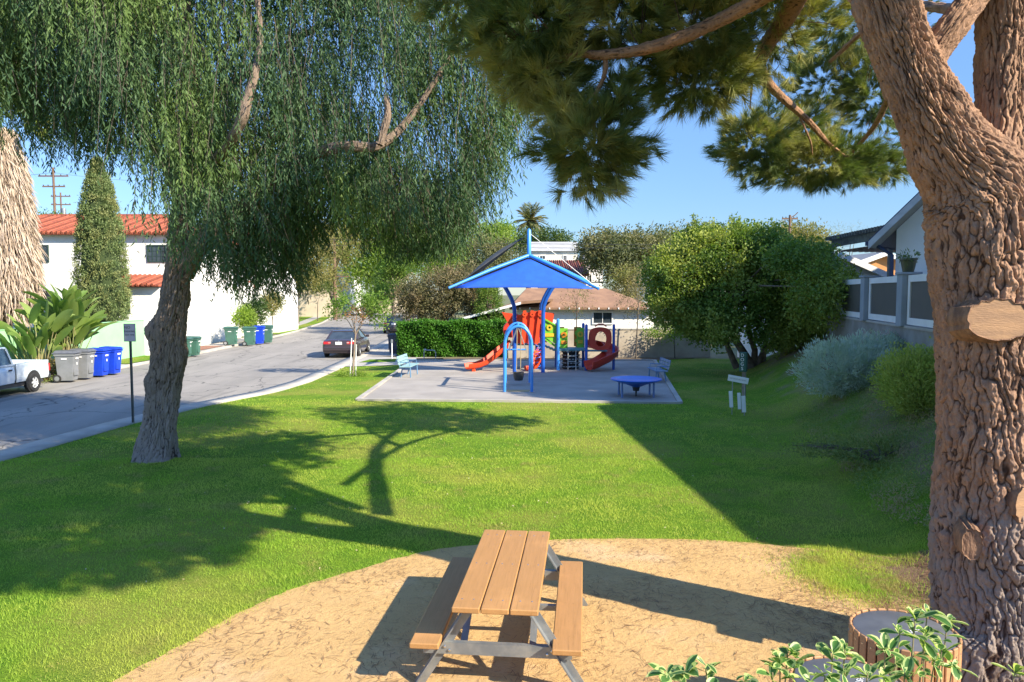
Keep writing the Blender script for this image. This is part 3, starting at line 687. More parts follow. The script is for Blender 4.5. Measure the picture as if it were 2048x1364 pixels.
# ================================================================== weeping pepper tree
def pepper():
    base = P(312, 918, 15.0); O = Vector((base.x, 15.0, 0))
    t = empty('pepper_tree', O, 0, 'large weeping tree with hanging feathery foliage and bent furrowed trunk at left', 'pepper tree')
    def L(px, py, Y=15.0): return P(px, py, Y)-O
    k = 15.0/F
    m = [(a_, b_, c_*.80) for a_, b_, c_ in [(312, 935, 50), (312, 912, 47), (318, 860, 38.5), (326, 790, 36), (334, 730, 38), (336, 690, 38), (340, 650, 36), (348, 600, 31), (356, 550, 29), (362, 515, 31), (360, 470, 25), (366, 410, 21), (376, 330, 17), (384, 240, 14), (380, 120, 10), (370, 0, 7)]]
    trunk_mesh('trunk', [L(a, b) for a, b, c in m], [c*k for a, b, c in m], PEPBARK, t, n=220, seg=420, cells=28, vs=2.2, amp=.028, seed=12, lump=.04, flare=.28, bumps=((2.80, R(180), .20, .17), (1.75, R(190), .14, .06), (2.35, R(10), .2, .04), (3.5, R(20), .2, .05)))
    def limb(p, s, nm='limb', cells=9): trunk_mesh(nm, [L(a, b, c) for a, b, c, d in p], [d*k for a, b, c, d in p], PEPBARK, t, n=70, seg=130, cells=14, vs=3, amp=.012, seed=s)
    limb([(366, 545, 15, 22), (395, 495, 14.9, 20), (440, 448, 14.8, 18), (490, 415, 14.7, 16), (540, 375, 14.6, 13), (590, 330, 13.9, 9.5), (650, 302, 13.1, 8.5), (700, 292, 12.8, 8), (760, 290, 12.9, 7), (820, 235, 13.2, 5), (890, 130, 13.4, 3.5), (930, 60, 14, 1.5)], 21)
    limb([(372, 400, 15, 13), (410, 345, 14.0, 9.5), (450, 300, 13.3, 8), (482, 245, 12.9, 7.5), (494, 200, 12.9, 7), (512, 140, 13.1, 6), (520, 80, 13.6, 5), (515, 0, 14, 4)], 23)
    limb([(760, 290, 12.6, 5), (775, 230, 12.7, 4.5), (772, 190, 12.8, 3)], 25)
    limb([(366, 420, 15, 11), (330, 330, 15.6, 9), (270, 240, 16, 7), (200, 150, 16.4, 5), (110, 60, 16.8, 3)], 27)
    limb([(376, 330, 15, 9), (430, 200, 16, 8), (560, 100, 17, 6), (700, 20, 17.5, 4)], 29)
    limb([(366, 470, 15, 12), (400, 400, 16.4, 9), (480, 330, 17.5, 7), (580, 260, 18, 4)], 31)
    # hanging strands; crown skirt height as a function of the position across the crown
    prof = [(-9.5, 6.7), (-3.2, 6.2), (-2.7, 5.65), (-2.2, 5.0), (-1.3, 5.15), (-.9, 5.7), (-.45, 4.6), (.1, 5.1), (.5, 4.9), (1.0, 3.6), (1.9, 3.1), (2.5, 3.4), (2.9, 4.1), (3.4, 4.75), (4.0, 4.5), (4.4, 4.0), (5.2, 3.95), (6.0, 4.1), (6.4, 4.4), (6.8, 5.2), (7.25, 6.3), (7.6, 7.6), (7.9, 9)]
    px_ = np.array([q[0] for q in prof]); pz_ = np.array([q[1] for q in prof])
    # bundles: each bundle is a branchlet tip with several strands
    nb = 2750
    bx_ = rng.uniform(-5.5, 7.6, nb); by_ = rng.uniform(-2.3, 2.6, nb)
    side = np.abs((bx_-1.0)/6.9); keep = (side**2+(by_/3.2)**2) < 1.02; bx_, by_ = bx_[keep], by_[keep]; nb = len(bx_)
    zb = 3.4+(np.interp(bx_, px_, pz_)-3.4)*(15+by_)/15
    zb = zb+np.where(bx_ < -.3, .7, 0)+np.maximum(0, -by_)*.30+np.where((bx_ > -.5) & (bx_ < 1.0) & (by_ < .3), 1.0, 0)
    lvl = rng.uniform(0, 1, nb)**np.where(bx_ > .9, 1.5, .8)
    top = 10.2
    zt = zb+.9+lvl*(top-zb-.9)
    # gaps where the sky shows through
    g = np.sin(bx_*2.3+1.0)*np.cos(zt*1.9)+.5*np.sin(bx_*5+zt*3+by_)
    thin = ((bx_ > 2.6) & (bx_ < 7.2) & (zt > 6.4)) | ((bx_ < -.4) & (zt > 5.8)) 
    keep = ~((thin & (g > .12)) | (g > .95)) & ~((rng.random(nb) < .12)); 
    bx_, by_, zt, zb = bx_[keep], by_[keep], zt[keep], zb[keep]; nb = len(bx_)
    PT = []; DD = []; Ls = []; stem = MB(); S = []
    for b in range(nb):
        for s in range(7):
            x = bx_[b]+rng.normal()*.20; y = by_[b]+rng.normal()*.22; z0 = zt[b]+rng.normal()*.18
            zbot = zb[b]+rng.exponential(.22)
            Ln = min(rng.uniform(.7, 2.1), z0-zbot)
            if Ln < .35: continue
            n = int(Ln*24); q = np.linspace(0, 1, n); sw = rng.normal(size=2)*.24+np.array([.10, 0])
            px = x+sw[0]*q**1.5+.05*np.sin(q*6+x*7); py = y+sw[1]*q**1.5; pz = z0-Ln*q
            if s % 2 == 0: S.append((x, y, z0, x+sw[0], y+sw[1], z0-Ln))
            PT.append(np.stack([px, py, pz], 1))
            a = rng.uniform(0, 6.28, n); d = np.stack([np.cos(a)*.55+.1, np.sin(a)*.55, -np.ones(n)], 1)+rng.normal(size=(n, 3))*.24
            DD.append(d); Ls.append(np.full(n, .115)*rng.uniform(.7, 1.2, n))
    PT = np.concatenate(PT); DD = np.concatenate(DD); Ls = np.concatenate(Ls)
    V, Fc = leaf_arrays(PT, DD, Ls, Ls*.22)
    LM = leafmat('pepper_leaves', (.045, .095, .045), (.08, .145, .06), (.12, .19, .05), trans=.22, patch=.4)
    npmesh('crown', V, Fc, LM, t)
    up_, uo = clumps([((.6, .3, 10.2), (5.4, 3.0, 1.3)), ((-2.0, .6, 9.6), (3.2, 2.4, 1.0)), ((4.0, .3, 9.7), (3.0, 2.2, 1.0))], 1300, 20, .22, (.2, 1))
    V, Fc = leaf_arrays(up_, unit(len(up_))+np.array([0, 0, -.6]), .16, .045); npmesh('crown', V, Fc, LM, t)
    S = np.array(S)[::2]; a = S[:, :3]; b = S[:, 3:]; w = np.array([.005, 0, 0])
    V = np.stack([a-w, a+w, b+w*.5, b-w*.5], 1).reshape(-1, 3); tag(npmesh('twigs', V, np.arange(len(V)).reshape(-1, 4), BARK, t), kind='stuff')
pepper()

# ================================================================== playground things
def shade_canopy():
    t = empty('shade_canopy', (.55, 31.2, 0), 0, 'blue fabric pyramid shade sail on curved blue posts over the play structure', 'shade canopy')
    FAB = mat('blue_shade_fabric', (.012, .10, .60), (.010, .085, .52), scale=3, rough=.75, bump=.2, bscale=200)
    GF = mat('dark_shade_fabric', (.06, .065, .07), (.09, .095, .1), rough=.9)
    ap = Vector((.16, -.2, 4.93)); c = {}
    c['fl'] = Vector((-3.05, -1.9, 3.58)); c['fr'] = Vector((2.88, -1.9, 3.54)); c['bl'] = Vector((-2.7, 3.2, 3.9)); c['br'] = Vector((3.0, 3.2, 3.9))
    for nm in ('fl', 'fr', 'bl', 'br'):
        MB().tube([ap+Vector((0, 0, .02)), ap.lerp(c[nm], .5)+Vector((0, 0, .05)), c[nm]], [.075, .07, .05], 12).build('rib', BLUEL, t, smooth=True)
    def panel(a, b, apx, m, sag=.18):
        n = 10; V = []; Fc = []
        for i in range(n+1):
            for j in range(n+1):
                u = j/n; e = a.lerp(b, u)+Vector((0, 0, 0)); mid = (a+b)/2
                e = e+(apx-mid)*(.10*math.sin(math.pi*u))*0.35
                p = e.lerp(apx, i/n*.97); s = math.sin(math.pi*u)*math.sin(math.pi*i/n)
                p = p+((a+b)/2-apx).cross(b-a).normalized()*sag*s*.4; V.append(p)
        for i in range(n):
            for j in range(n): q = i*(n+1)+j; Fc.append((q, q+1, q+n+2, q+n+1))
        o = npmesh('canopy', V, Fc, m, t, smooth=True); md = o.modifiers.new('s', 'SOLIDIFY'); md.thickness = .012; return o
    panel(c['fl']+Vector((.2, 0, 0)), c['fr']+Vector((-.2, 0, 0)), ap+Vector((0, -.1, -.12)), FAB)
    mt = Vector((.16, .0, 5.9))
    panel(c['bl'], c['br'], ap+Vector((0, .3, .05)), GF)
    # steep grey side sail on the left, hung from the mast
    panel(c['bl']+Vector((.1, 0, 0)), c['fl'].lerp(c['bl'], .35), mt-Vector((.1, 0, .1)), GF, .5)
    MB().tube([ap-Vector((0, 0, .1)), (ap.x, ap.y, 5.98), (ap.x, ap.y, 6.05)], [.085, .085, .03], 14).build('mast', BLUEL, t, smooth=True)
    cb = MB(); cb.tube([mt, c['br']], .012, 5); cb.tube([mt, c['fr'].lerp(c['br'], .4)], .012, 5); cb.build('cable', GALV, t)
    for (x, top) in ((-.44, -.88), (.76, 1.22)):
        s = 1 if top > x else -1
        for y in (0.0, 2.4):
            p = [(x, y, 0), (x, y, 2.5), (x+.03*s, y, 2.85), (x+.14*s, y, 3.15), (x+.30*s, y, 3.45), (top+.04*s, y, 3.75)]
            zt = 4.25 - .0; p.append((top+.25*s, y-.05, 3.98))
            MB().tube(p, .085, 16).build('post', mat('canopy_post_blue', (.015, .11, .50), (.012, .09, .44), rough=.35), t, smooth=True)
shade_canopy()

def play_structure():
    t = empty('play_structure', (1.5, 32, 0), 0, 'multicolour play structure with red slides, blue posts and green panels under the blue canopy', 'play structure')
    GRP = mat('lime_plastic', (.20, .55, .04), (.18, .48, .035), rough=.4); YEL = mat('yellow_plastic', (.75, .50, .03), (.7, .45, .03), rough=.4); ORG = mat('orange_plastic', (.70, .25, .02), (.62, .22, .02), rough=.4)
    DKB = mat('canopy_post_blue', (.015, .11, .50)); TEAL = mat('deck_teal', (.10, .28, .30), (.08, .22, .25), rough=.6); GRY = mat('light_rail', (.5, .52, .5), rough=.5)
    BLKM = mat('black_coated_mesh', (.018, .02, .02), (.03, .03, .03), rough=.7)
    def post(x, y, h, m=DKB, r=.065): MB().tube([(x, y, 0), (x, y, h), (x, y, h+.05)], [r, r, r*.4], 14).build('post', m, t, smooth=True)
    # local coordinates: origin x=1.5, y=32
    post(.50, .1, 2.22, BLUEL, .075); post(1.72, 0, 1.98); post(2.95, .3, 1.98, DKB, .06); post(.5, 1.4, 1.98); post(1.72, 1.4, 1.98); post(-1.42, 1.0, 1.2); post(-.4, .9, 2.5)
    # decks
    MB().box((1.1, .75, .90), (1.35, 1.4, .07), bev=.01).build('deck', TEAL, t)
    MB().box((-1.0, 1.1, 1.12), (1.5, 1.4, .07), bev=.01).build('deck', TEAL, t)
    MB().box((2.2, .3, .86), (.9, .5, .05), bev=.01).build('deck', TEAL, t)
    # red upper wall panels
    b = MB()
    b.prism([(-1.95, 2.55), (-1.55, 1.85), (-1.45, 1.15), (-1.0, 1.2), (-1.05, 2.42)], .30, .36)
    b.prism([(-1.1, 2.48), (-.25, 2.62), (-.30, 1.2), (-.95, 1.2)], .22, .28)
    b.prism([(-.30, 2.55), (.35, 2.50), (.15, 1.3), (-.25, 1.15)], .34, .40); b.build('wall_panel', REDP, t)
    for x, rt in ((-.95, .05), (-.62, .0), (-.28, -.05)):
        s = MB(); s.beam((x, .17, 2.62), (x-.12+rt, .17, 1.15), .14, .07, up=Vector((0, 1, 0))); s.lathe([(.03, -.03), (.1, -.03), (.1, .03), (.03, .03)], (x, .13, 2.45), 12, axis='Y'); s.build('wall_panel', REDP, t)
    MB().lathe([(.03, 0), (.33, 0), (.36, .06), (.36, .35), (.3, .35), (.28, .08)], (-1.55, .9, 1.75), 20, axis='Y').build('slide_hood', REDD, t, smooth=True)
    # chute slides: swept u-section
    def chute(pts, w, h, m, name, side=None):
        pts = [Vector(p) for p in pts]; V = []; Fc = []; prof = [(-1.16, 1.0), (-1.0, 1.04), (-.9, .9), (-.84, .3), (-.6, .03), (0, -.05), (.6, .03), (.84, .3), (.9, .9), (1.0, 1.04), (1.16, 1.0), (1.02, .25), (.6, -.16), (0, -.2), (-.6, -.16), (-1.02, .25)]
        N = len(prof); sd = None
        for i, p in enumerate(pts):
            d = (pts[min(i+1, len(pts)-1)]-pts[max(i-1, 0)]).normalized()
            sd = Vector((-d.y, d.x, 0)).normalized() if side is None else side
            up = sd.cross(d); up = -up if up.z < 0 else up
            for a, b_ in prof: V.append(p+sd*a*w/2+up*b_*h)
        for i in range(len(pts)-1):
            for j in range(N): Fc.append((i*N+j, i*N+(j+1) % N, i*N+N+(j+1) % N, i*N+N+j))
        bb = MB(); bb.add(V, Fc+[tuple(range(N)), tuple(range((len(pts)-1)*N, len(pts)*N))]); return bb.build(name, m, t, smooth=50)
    chute([(-1.45, .75, 1.10), (-1.7, .65, 1.02), (-2.0, .45, .78), (-2.35, .2, .50), (-2.65, .0, .30), (-2.95, -.2, .20), (-3.25, -.38, .17), (-3.42, -.48, .15)], .44, .2, REDP, 'slide')
    MB().box((-3.15, -.33, .06), (.16, .3, .14), bev=.03).build('slide_foot', REDP, t)
    chute([(-.2, .4, .86), (-.35, .1, .70), (-.40, -.05, .40), (-.5, -.25, .16), (-.72, -.35, .10), (-.92, -.42, .10)], .34, .14, REDP, 'slide')
    # spiral slide at the right
    cx, cy = 2.33, .55
    sp = []
    for i in range(30):
        q = i/29; a = R(135)-q*R(330); rr = .36+.08*q; z = .92-.72*q**.9
        sp.append((cx+rr*math.cos(a), cy-.1+rr*math.sin(a), z))
    sp.append((1.93, -.28, .17))
    sp2 = [(1.98, .75, 1.0), (2.3, 1.0, .94), (2.68, .9, .84), (2.86, .58, .72), (2.84, .2, .60), (2.62, -.08, .46), (2.34, -.22, .33), (2.1, -.32, .22), (1.92, -.42, .17), (1.78, -.5, .16)]
    chute(sp2, .60, .30, mat('spiral_red', (.62, .05, .025), (.55, .045, .02), rough=.4), 'spiral_slide')
    b = MB(); ring = []
    for i in range(25):
        a = R(-60)+R(300)*i/24; ring.append((2.33+.30*math.cos(a)*1.05, .12, 1.36+.42*math.sin(a)))
    # hood with oval window
    n = 32; V = []
    for yy in (.05, .15):
        for rr in (0, 1):
            for i in range(n):
                a = 2*math.pi*i/n
                if rr == 0: V.append((2.36+.24*math.cos(a), yy, 1.38+.33*math.sin(a)))
                else: V.append((2.33+.50*math.cos(a)*min(1.15, 1/max(abs(math.cos(a)), abs(math.sin(a)))**.6), yy, 1.40+.50*math.sin(a)*min(1.1, 1/max(abs(math.cos(a)), abs(math.sin(a)))**.4)))
    Fc = []
    for i in range(n):
        j = (i+1) % n; Fc += [(i, j, n+j, n+i), (2*n+i, 3*n+i, 3*n+j, 2*n+j), (i, 2*n+i, 2*n+j, j), (n+i, n+j, 3*n+j, 3*n+i)]
    b.add(V, Fc); b.tube([(2.1, .1, 1.93), (2.25, .08, 2.03), (2.45, .08, 2.03), (2.6, .1, 1.93)], .03, 8)
    b.build('slide_hood', REDD, t, smooth=45)
    # play panels
    def panel(x0, x1, y, z0, z1, ms, dz=0):
        b = MB(); b.prism([(x0, z0+dz), (x1, z0), (x1, z1), (x0, z1+dz)], y, y+.04); o = b.build('play_panel', ms[0], t)
        c = MB(); xm = (x0+x1)/2; zm = (z0+z1)/2+dz/2
        c.lathe([(.05, -.02), (.13, -.02), (.13, .02), (.05, .02)], (xm, y-.02, zm+.15), 14, axis='Y'); c.box((xm, y-.01, zm-.18), ((x1-x0)*.7, .03, .16), bev=.02); c.build('panel_detail', ms[1], o)
    panel(-.2, .46, .15, 1.12, 1.92, (GRP, YEL), .42)
    panel(.58, .92, .1, .98, 1.85, (GRP, ORG)); panel(1.35, 1.66, .5, .98, 1.85, (GRP, YEL)); panel(.6, .86, 1.35, .98, 1.85, (YEL, GRP)); panel(1.3, 1.62, 1.38, .98, 1.85, (ORG, GRP))
    b = MB(); b.beam((-.15, .2, 1.45), (.46, .2, 1.02), .05, .09); b.beam((-.25, .1, 2.35), (.46, .1, 1.95), .03, .05); b.build('stair_rail', GRP, t)
    for i in range(4): MB().box((-.05+.14*i, .7, 1.05-.06*i), (.16, .8, .05)).build('step', TEAL, t)
    # ladder and tunnel under the deck
    b = MB()
    for x in (.93, 1.27): b.tube([(x, -.05, 0), (x, -.02, .9)], .018, 8)
    for z in (.2, .42, .65): b.tube([(.93, -.04, z), (1.27, -.04, z)], .016, 8)
    b.build('ladder', GRY, t, smooth=True)
    b = MB()
    for i in range(5):
        z = .12+i*.17
        b.lathe([(.36, z-.06), (.41, z), (.36, z+.06), (.33, z)], (1.1, .7, 0), 20)
    b.lathe([(.34, .03), (.36, .84)], (1.1, .7, 0), 20); b.build('climber', BLKM, t, smooth=True)
    b = MB()
    for i in range(5):
        for k in range(9):
            a = R(180+k*20+10*(i % 2)); b.box((1.1+.4*math.cos(a), .7+.4*math.sin(a), .14+i*.17), (.09, .03, .035), a+R(90))
    b.build('foothold', GRY, t)
    # spiral climber beside the swing
    b = MB(); pts = []
    for i in range(60): a = i*.6; pts.append((-.38+.12*math.cos(a), -.1+.12*math.sin(a), .05+i*.019))
    b.tube(pts, .018, 6); b.build('spiral_climber', DKB, t, smooth=True)
    b = MB(); b.tube([(-1.75, .2, .2), (-1.72, .25, .7), (-1.6, .3, 1.2)], .02, 6); b.build('stair_rail', GRY, t, smooth=True)
play_structure()

def arch_swing():
    t = empty('arch_swing', (.21, 26.3, 0), 0, 'light blue twin arch frame with triangular hangers standing before the play structure', 'swing frame')
    for y, top, w in ((-1.3, 2.26, .92), (1.25, 2.26, .92)):
        p = [(-w/2, y, 0), (-w/2, y, 1.55)]; 
        for i in range(1, 12): a = math.pi-math.pi*i/12; p.append((w/2*math.cos(a), y, 1.6+(top-1.6)*math.sin(a)))
        p += [(w/2, y, 1.55), (w/2, y, 0)]
        MB().tube(p, .052, 14).build('arch', BLUEL, t, smooth=True)
    b = MB(); b.tube([(0, -1.3, 2.24), (0, 1.25, 2.24)], .052, 12); b.build('top_beam', BLUEL, t, smooth=True)
    b = MB(); b.tube([(-.42, .9, 1.30), (.3, .9, 1.30)], .03, 8); b.build('crossbar', BLUEL, t, smooth=True)
    for y in (-.55, .6):
        s = MB()
        s.tube([(0, y, 2.2), (-.32, y, 1.36)], .012, 6); s.tube([(0, y, 2.2), (.32, y, 1.3)], .012, 6); s.build('chain', GALV, t)
    # child seat hanging low
    s = MB(); s.tube([(-.02, .6, 2.2), (-.05, .6, .55)], .014, 6, ); s.tube([(.12, .6, 2.2), (.10, .6, .55)], .014, 6); s.build('chain', mat('tan_rope', (.45, .36, .2)), t)
    s = MB(); s.lathe([(.02, .18), (.15, .2), (.19, .34), (.2, .5), (.17, .5), (.15, .3), (.05, .24)], (.03, .6, 0), 18); s.build('swing_seat', DARKM, t, smooth=True)
    s = MB()
    for x in (-.46, .46):
        for y in (-1.3, 1.25): s.lathe([(.1, .026), (.1, .035), (.02, .035)], (x, y, 0), 16)
    s.build('base_plate', GALV, t)
    b = MB(); b.box((0, -1.0, .028), (.95, .5, .006), bev=.002); b.build('wear_mat', mat('tan_wear_mat', (.42, .30, .15), (.36, .26, .14), rough=.95), t)
arch_swing()

def spinner_dish():
    t = empty('play_dish', (4.05, 24.0, 0), 0, 'shallow blue dish table on four legs at the near right of the playground', 'play dish')
    D = mat('deep_blue_plastic', (.015, .14, .62), (.012, .12, .55), rough=.3)
    MB().lathe([(.12, .33), (.35, .42), (.62, .50), (.80, .555), (.835, .585), (.82, .605), (.76, .60), (.5, .545), (.2, .53), (.001, .52)], n=48).build('dish', D, t, smooth=50)
    MB().lathe([(.001, .2), (.10, .2), (.13, .36)], n=20).build('hub', DARKM, t, smooth=True)
    for a in (35, 145, 215, 325):
        x, y = .62*math.cos(R(a)), .62*math.sin(R(a)); MB().tube([(x, y, .02), (x, y, .52)], .032, 10).build('leg', mat('dish_leg', (.16, .25, .5)), t, smooth=True)
    MB().tube([(0, 0, 0), (0, 0, .25)], .03, 10).build('leg', DARKM, t, smooth=True)
spinner_dish()

def bench(x, y, rz, label, L=1.6, m=None):
    m = m or mat('pale_teal_slats', (.22, .36, .38), (.26, .42, .44), rough=.6)
    FRM = mat('bench_frame', (.10, .22, .38), (.12, .25, .42), rough=.5)
    t = empty('park_bench', (x, y, .02), rz, label, 'bench', 'benches beside the playground')
    s = MB()
    for k in range(4): s.box((.02+k*.115, 0, .44), (.10, L, .035), bev=.006)
    s.build('seat', m, t)
    s = MB(); M = Matrix.Rotation(R(-14), 3, 'Y')
    for k in range(3): s.box((-.06-.028*k, 0, .56+.12*k), (.035, L, .105), M, bev=.006)
    s.build('backrest', m, t)
    for yy in (-L*.36, L*.36):
        s = MB(); s.tube([(.38, yy, 0), (.36, yy, .38), (.34, yy, .42), (0, yy, .42), (-.06, yy, .46), (-.16, yy, .85)], .025, 8); s.tube([(-.02, yy, 0), (.05, yy, .42)], .025, 8)
        s.tube([(-.09, yy, .60), (.33, yy, .62), (.36, yy, .42)], .016, 8); s.build('leg', FRM, t, smooth=True)
bench(-4.35, 29.9, R(-6), 'pale teal bench facing the playground at its left edge')
bench(5.75, 28.2, R(183), 'shaded blue bench at the right edge of the playground', 1.5, mat('bench_blue', (.10, .18, .32), (.3, .35, .4), rough=.6))

def signs():
    # parking sign
    t = empty('parking_sign', (-9.83, 19.0, 0), R(-2), 'grey no parking sign on a thin steel post at the kerb', 'street sign')
    PST = mat('sign_post_dark', (.10, .12, .12), (.16, .15, .14), rough=.6, metal=.4)
    b = MB(); b.box((0, .03, 1.3), (.055, .012, 2.6)); b.box((-.022, .018, 1.3), (.012, .03, 2.6)); b.box((.022, .018, 1.3), (.012, .03, 2.6)); b.build('post', PST, t)
    SG = mat('sign_face_grey', (.50, .46, .52), (.44, .41, .46), rough=.5)
    f = MB(); f.box((0, 0, 2.37), (.31, .005, .46), Matrix.Identity(3)); fo = f.build('sign_plate', SG, t)
    e = MB(); r_ = .008
    for a, c, d in (((0, -.003, 2.594), 0, (.30, .004, .008)), ((0, -.003, 2.146), 0, (.30, .004, .008)), ((-.149, -.003, 2.37), 0, (.008, .004, .45)), ((.149, -.003, 2.37), 0, (.008, .004, .45))): e.box(a, d)
    e.build('border', mat('sign_dark', (.05, .07, .06)), fo)
    TX = mat('sign_text', (.05, .045, .06))
    for s, z, sz, x in (('NO', 2.50, .10, -.06), ('PARKING', 2.40, .068, 0), ('ANY TIME', 2.31, .055, 0)):
        text_mesh(s, sz, 'lettering', TX, fo, (x, -.0045, z))
    # park notice board with bag dispensers
    z0 = float(hgt(6.25, 20.4))
    t = empty('park_notice_sign', (6.25, 20.4, z0), R(-20), 'leaning white notice board with hanging white bags in front of the green dispenser', 'sign')
    PB = mat('weathered_post', (.30, .25, .2), (.22, .18, .15), scale=8, rough=.9)
    for x in (-.13, .20): MB().tube([(x, 0, 0), (x, 0, 1.0)], .014, 8).build('post', GALV, t)
    nb = MB().box((.02, -.03, 1.0), (.55, .03, .17), Matrix.Rotation(R(9), 3, 'Y'), bev=.006).build('board', WHITEP, t)
    text_mesh('NO DOGS ON GRASS', .045, 'lettering', mat('faded_text', (.25, .22, .22)), nb, (.02, -.0475, 1.0), (math.pi/2, R(9), 0))
    for x, z, w in ((-.16, .44, .10), (.06, .40, .09), (.18, .32, .11)): MB().box((x, -.04, z), (w, .02, .46), Matrix.Rotation(R(-4), 3, 'Y'), bev=.008).build('hanging_bag', WHITEP, t)
    t = empty('bag_dispenser', (6.52, 20.75, float(hgt(6.52, 20.75))), R(-35), 'tall narrow dark green dispenser box with white letters on a wooden post', 'dispenser')
    GD = mat('dark_green_paint', (.01, .09, .07), (.01, .075, .06), rough=.45)
    MB().box((0, .07, .75), (.09, .09, 1.5)).build('post', PB, t)
    bx = MB().box((0, -.02, 1.45), (.20, .13, .55), bev=.012).build('box', GD, t)
    for k, ch in enumerate('DOGI'.replace('I', 'S')): text_mesh(ch, .13, 'lettering', WHITEP, bx, (-.01, -.087, 1.64-.125*k))
    # white meter post and bin by the hedge
    t = empty('marker_post', P(784, 716, 38)*1.0, 0, 'thin white marker post with square head near the hedge corner', 'post'); t.location.z = .02
    MB().tube([(0, 0, 0), (0, 0, .8)], .03, 10).build('post', WHITEP, t, smooth=True); MB().box((0, 0, .88), (.1, .08, .18), bev=.01).build('head', GALV, t)
    t = empty('water_pipe', (-4.4, 36.9, .02), 0, 'bent water pipe with valve rising in front of the hedge', 'water pipe')
    MB().tube([(0, 0, 0), (0, 0, .42), (.08, 0, .5), (.5, 0, .5), (.58, 0, .42), (.58, 0, 0)], .022, 8).build('pipe', GALV, t, smooth=True); MB().box((.05, 0, .52), (.14, .1, .1), bev=.02).build('valve', GALV, t)
signs()
# ================================================================== roofs
def tile_mat(name, a, b, sx=9.0, sy=3.0):
    m, nt, out = new_mat(name); v = coords(nt)
    w = nt.nodes.new('ShaderNodeTexWave'); w.wave_type = 'BANDS'; w.bands_direction = 'X'; w.inputs['Scale'].default_value = sx/ (2*math.pi)*1.0; w.inputs['Distortion'].default_value = .3
    nt.links.new(v, w.inputs['Vector'])
    p = nt.nodes.new('ShaderNodeBsdfPrincipled'); p.inputs['Roughness'].default_value = .85
    col = mix_col(nt, ramp(nt, noise(nt, v, 2.5, 6, .7), .3, .7), a, b); nt.links.new(col, p.inputs['Base Color'])
    bp = nt.nodes.new('ShaderNodeBump'); bp.inputs['Distance'].default_value = .08; nt.links.new(w.outputs['Fac'], bp.inputs['Height']); nt.links.new(bp.outputs[0], p.inputs['Normal'])
    nt.links.new(p.outputs[0], out.inputs[0]); return m
TILE = tile_mat('red_clay_tile', (.46, .12, .06), (.30, .08, .045), 22)
BROWNR = mat('brown_shingle', (.30, .17, .10), (.23, .13, .08), scale=1.5, rough=.95, bump=.6, bscale=30)
def window(parent, x, y, z, w, h, fm, nx=2, nz=2, frame=.06, axis='Y', gm=None):
    """framed window centred at x,z on the plane y facing -y"""
    f = MB(); d = .07
    f.box((x-w/2-frame/2, y, z), (frame, d, h+2*frame)); f.box((x+w/2+frame/2, y, z), (frame, d, h+2*frame)); f.box((x, y, z-h/2-frame/2), (w, d, frame)); f.box((x, y, z+h/2+frame/2), (w, d, frame))
    for i in range(1, nx): f.box((x-w/2+w*i/nx, y+.008, z), (.035, .03, h))
    for i in range(1, nz): f.box((x, y+.012, z-h/2+h*i/nz), (w, .02, .025))
    fo = f.build('window', fm, parent)
    MB().box((x, y+.025, z), (w, .01, h)).build('pane', gm or GLASS, fo)
    return fo

